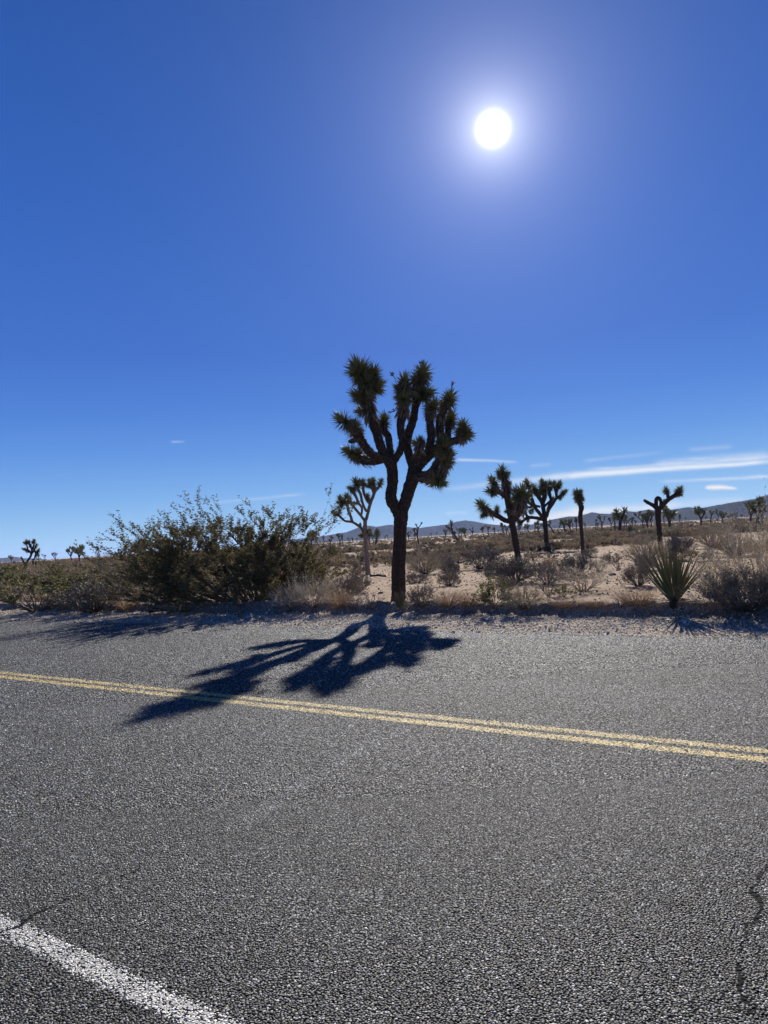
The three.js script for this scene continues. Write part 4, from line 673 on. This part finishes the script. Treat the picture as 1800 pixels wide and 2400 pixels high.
// the large creosote bush, its stems leaning to the left
{
  const pos = atDepth(598, 1440, 19.4); pos.y = land(pos.x, pos.z);
  const v = shrub(411, { stem: [0.1, 0.085, 0.075], twig: [0.12, 0.1, 0.07], leaf: [0.108, 0.09, 0.038], dryLeaf: [0.19, 0.15, 0.06], stems: 125, levels: 3, fork: [4, 3, 3], len: 1.3, rad: 0.022, tilt0: 0.1, tilt: 1.5, kink: 0.22, lift: 0.045, split: 0.5, shrink: 0.56, seg: 3, leafN: 6, leafL: 0.055, leafFrom: 2, dry: 0.14, spread: 0.4, bias: -0.42, reach: (a) => (a > 2.2 ? 1.25 : a > 1.1 ? 1.05 : 0.78) });
  const t = thing('creosote_bush', 'largest bush, wide dark creosote with leafy sprays above the horizon, left of the tallest tree', 'bush', pos); mesh('stems', v.S, twigMat, t); mesh('foliage', v.L, greenMat, t);
  const u = 19.4 / F, k = 455 * u / (v.x1 - v.x0); t.scale.set(k, 222 * u / v.h, k * 0.7); console.log('creosote x', 598 + v.x0 * k / u, 598 + v.x1 * k / u); console.log('creosote', v.w, v.h, v.S.index.count / 3, v.L.index.count / 3);
}
// low scrub over the plain: the nearest ones as bushes, the rest as one mass
{
  const cheap = [21, 22, 23, 24].map((s) => shrub(s * 7, { ...GREY, stems: 18, levels: 1, fork: [6], len: 0.42, rad: 0.012, tilt: 1.4, kink: 0.5, lift: 0.1, split: 0.8, leafN: 5, leafFrom: 1, leafL: 0.08, dry: 0.3, spread: 0.16, seg: 2 }));
  const tint = [[1.05, 1.02, 1.0], [0.5, 0.48, 0.48], [1.35, 1.2, 1.02], [0.9, 0.92, 0.8]], mats = tint.map((c) => std(0.95, { color: new THREE.Color(...c), transmission: 0.15, thickness: 0 }));
  const r = rng(321), things = [], mass = [];
  const open = (x, z) => fbm(x * 0.11 + 20, z * 0.11 + 4, 3);
  for (let n = 0; n < 70000 && mass.length < 6500; n++) {
    const far = n >= 14000, d = far ? 85 * Math.pow(14, r()) : 23 + 85 * Math.sqrt(r()), a = (r() - 0.5) * 1.16, x = Math.sin(a) * d, z = -Math.cos(a) * d;
    if (tOf(x, z) < T_EDGE + 4.5) continue;
    const p = V(x, -EYE, z).applyQuaternion(camera.quaternion.clone().invert()), px = 900 + p.x / -p.z * F, lim = px < 760 ? 25 : px < 1000 ? 50 : px < 1480 ? 54 : 50, small = d < lim && px > 740;
    if (d < lim && (!small || r() > 0.13 || tOf(x, z) < T_EDGE + 7)) continue; if (px > 740 && px < 1900 && d < 110 && open(x, z) < 0.45) continue;
    const w = (0.7 + 1.3 * r() * r() + (px < 760 ? 0.3 : 0)) * (small ? 0.62 : 1), h = Math.min(0.85, w * (0.33 + 0.22 * r())), e = { x, z, d, w, h, k: Math.floor(r() * 4), c: Math.floor(r() * 4), t: r() * 6.28, px };
    if (!far) { if (things.every((q) => Math.hypot(q.x - x, q.z - z) > (q.w + w) * 0.42)) things.push(e); } else if (open(x, z) > 0.4 && r() < 0.35 + 0.65 * sstep(60, 300, d)) mass.push(e);
  }
  things.sort((a, b) => a.d - b.d); const own = things.slice(0, 290), rest = [...things.slice(290), ...mass];
  console.log('bushes', own.length, things.length, mass.length, own[own.length - 1].d);
  const seenOf = new Map(), tone = ['grey', 'dark', 'tan', 'olive-grey'], zones = [[170, 'behind the olive bush at far left'], [330, 'just left of the large creosote bush'], [620, 'behind the large creosote bush'], [800, 'between creosote bush and pale-barked tree'], [940, 'around the pale-barked and tallest trunks'], [1080, 'right of the tallest trunk'], [1190, 'left of the leaning bushy tree'], [1300, 'behind the wide-crowned tree'], [1400, 'around the single-stemmed tree'], [1530, 'left of the bare-limbed tree'], [1650, 'behind the sword-leaved yucca'], [9999, 'near the picture\'s right edge']];
  const ord = (n) => ['nearest', 'second nearest', 'third nearest', 'fourth nearest', 'fifth nearest', 'sixth nearest', 'seventh nearest', 'eighth nearest', 'ninth nearest', 'tenth nearest'][n] ?? `${n + 1}th nearest`;
  for (const e of own) {
    const zone = zones.find((z) => e.px < z[0])[1], key = e.c + zone, n = seenOf.get(key) ?? 0; seenOf.set(key, n + 1);
    const v = cheap[e.k], t = thing('scrub_bush', `${ord(n)} ${tone[e.c]} scrub bush on the plain ${zone}`, 'bush', V(e.x, land(e.x, e.z) - 0.01, e.z), 'low scrub bushes on the plain');
    mesh('stems', v.S, mats[e.c], t); mesh('foliage', v.L, mats[e.c], t); t.scale.set(e.w / v.w, e.h / v.h, e.w / v.w); t.rotation.y = e.t;
  }
  for (let k = 0; k < 4; k++) {
    const v = cheap[k], g = new GB(), merge = (q) => { const o = g.p.length / 3; g.p.push(...q.attributes.position.array); g.c.push(...q.attributes.color.array); g.u.push(...q.attributes.uv.array); for (const i of q.index.array) g.i.push(i + o); };
    merge(v.S); merge(v.L); const geo = g.geo(), M = new THREE.Matrix4(), Q = new THREE.Quaternion();
    const list = rest.filter((e) => e.k === k).map((e) => { const s = 1.1, c = tint[e.c]; return { m: M.compose(V(e.x, land(e.x, e.z) - 0.02, e.z), Q.setFromAxisAngle(UP, e.t), V(e.w / v.w * s, e.h / v.h * s, e.w / v.w * s)).clone(), c }; });
    stuffCopies('distant_scrub', geo, std(0.95, { transmission: 0.15, thickness: 0 }), list, 'mass of low scrub covering the far plain', 'scrub');
  }
}

// ------------------------------------------------------------------ yuccas
function yucca(px, py, label, o) {
  const { pos, depth } = onLand(px, py), u = depth / F, r = rng(o.seed), t = thing('yucca_plant', label, 'yucca', pos, o.group), shapes = [];
  for (let k = 0; k < 6; k++) { const g = new GB(); const c = k === 5 ? [0.34, 0.26, 0.14] : [0.085 + 0.05 * r(), 0.095 + 0.03 * r(), 0.05]; g.blade(V(0, 0, 0), V(0.0001, 1, 0), 1, o.w ?? 0.05, 0, c, [0.2, 0.15, 0.08]); shapes.push(g.geo()); }
  if (o.core) { const g = new GB(); g.limb([[V(0, -0.1, 0), o.core * 1.1], [V(0, o.core, 0), o.core], [V(0, o.core * 2.2, 0), o.core * 0.7]], 10, BARK, 0.15, 3, 0.05); mesh('stem', g.geo(), barkMat, t); }
  for (let k = 0; k < o.n; k++) {
    const f = (k + 0.5) / o.n, old = f > 0.84 || (f > 0.5 && r() < 0.08), th = f > 0.84 ? 1.35 + 0.4 * r() : (0.04 + 0.86 * Math.pow(f, 0.9)) + (r() - 0.5) * 0.22, ph = k * 2.39996;
    const m = mesh('leaf', shapes[old ? 5 : k % 5], leafMat, t); m.position.set(Math.sin(ph) * 0.05, (o.core ?? 0.05) * (2 - 1.7 * f), Math.cos(ph) * 0.05); m.quaternion.setFromUnitVectors(UP, V(Math.sin(th) * Math.cos(ph), Math.cos(th), Math.sin(th) * Math.sin(ph)));
    const L = o.tall * u * (old ? 0.55 : 0.8 + 0.25 * r()); m.scale.setScalar(L);
  }
  return t;
}
yucca(1580, 1416, 'large spiky green yucca with sword leaves at the bank on the right', { seed: 4, n: 66, tall: 138, w: 0.034, core: 0.07 });
yucca(938, 1428, 'small yucca sprout in front of the tallest trunk', { seed: 6, n: 34, tall: 38, w: 0.09 });
yucca(1581, 1292, 'young upright yucca just behind the sword-leaved yucca', { seed: 7, n: 40, tall: 36, w: 0.08, core: 0.12 });
yucca(778, 1314, 'dark cone-shaped yucca left of the pale-barked tree', { seed: 8, n: 40, tall: 34, w: 0.1, core: 0.2 });
yucca(1478, 1255, 'dark cone-shaped yucca far off, left of the bare-limbed tree', { seed: 9, n: 36, tall: 22, w: 0.12, core: 0.2 });

// ------------------------------------------------------------------ small things on the sand
function stoneThing(px, py, size, label, c, seed) {
  const { pos, depth } = onLand(px, py), g = new THREE.IcosahedronGeometry(1, 2), p = g.attributes.position, u = depth / F * size / 2;
  for (let i = 0; i < p.count; i++) { const x = p.getX(i), y = p.getY(i), z = p.getZ(i), k = 0.7 + 0.6 * fbm(x * 1.3 + seed, y * 1.3 + z * 1.7 + seed, 3); p.setXYZ(i, x * k * 1.2, Math.max(-0.3, y * k * 0.75), z * k); }
  g.computeVertexNormals(); const t = new THREE.Mesh(g, new THREE.MeshStandardMaterial({ roughness: 0.95, color: new THREE.Color(...c) })); t.name = numbered('desert_stone'); t.castShadow = t.receiveShadow = true; t.position.copy(pos); t.position.y += 0.15 * u; t.scale.setScalar(u); t.userData = { label, category: 'stone', group: 'stones on the sand' }; scene.add(t);
}
stoneThing(1435, 1348, 15, 'dark stone on the open sand left of the yucca', [0.2, 0.15, 0.12], 1); stoneThing(1448, 1337, 8, 'smaller dark stone just beyond the other on the sand', [0.22, 0.17, 0.14], 2); stoneThing(1682, 1297, 10, 'small dark stone between the two rounded bushes at right', [0.2, 0.16, 0.13], 3); stoneThing(892, 1391, 12, 'brown stone on the sand left of the tallest trunk', [0.2, 0.14, 0.1], 4); stoneThing(876, 1397, 8, 'small flat stone beside the brown one, left of the tallest trunk', [0.24, 0.18, 0.13], 5);
function log(pts, rad, label, seed) {
  const base = onLand(...pts[0]), P = pts.map((q) => { const w = onLand(...q); return [w.pos.clone().sub(base.pos).add(V(0, rad * 0.6, 0)), rad]; }), g = new GB(); g.limb(P, 9, [0.2, 0.15, 0.12], 0.5, seed, 0.06);
  const t = thing('fallen_branch', label, 'dead wood', base.pos); mesh('wood', g.geo(), barkMat, t);
}
log([[868, 1352], [884, 1350], [903, 1352]], 0.06, 'dark fallen branch lying on the sand between the pale and the tallest trunk', 2);
log([[1010, 1323], [1030, 1321], [1050, 1319]], 0.11, 'dark fallen limb on the sand behind the large rounded bush', 5);
log([[1075, 1321], [1090, 1317], [1098, 1314]], 0.09, 'short dark fallen limb left of the wide brownish bush', 7);

scene.fog = new THREE.FogExp2(new THREE.Color(0.42, 0.58, 1.0), 0.00006);
renderer.render(scene, camera);
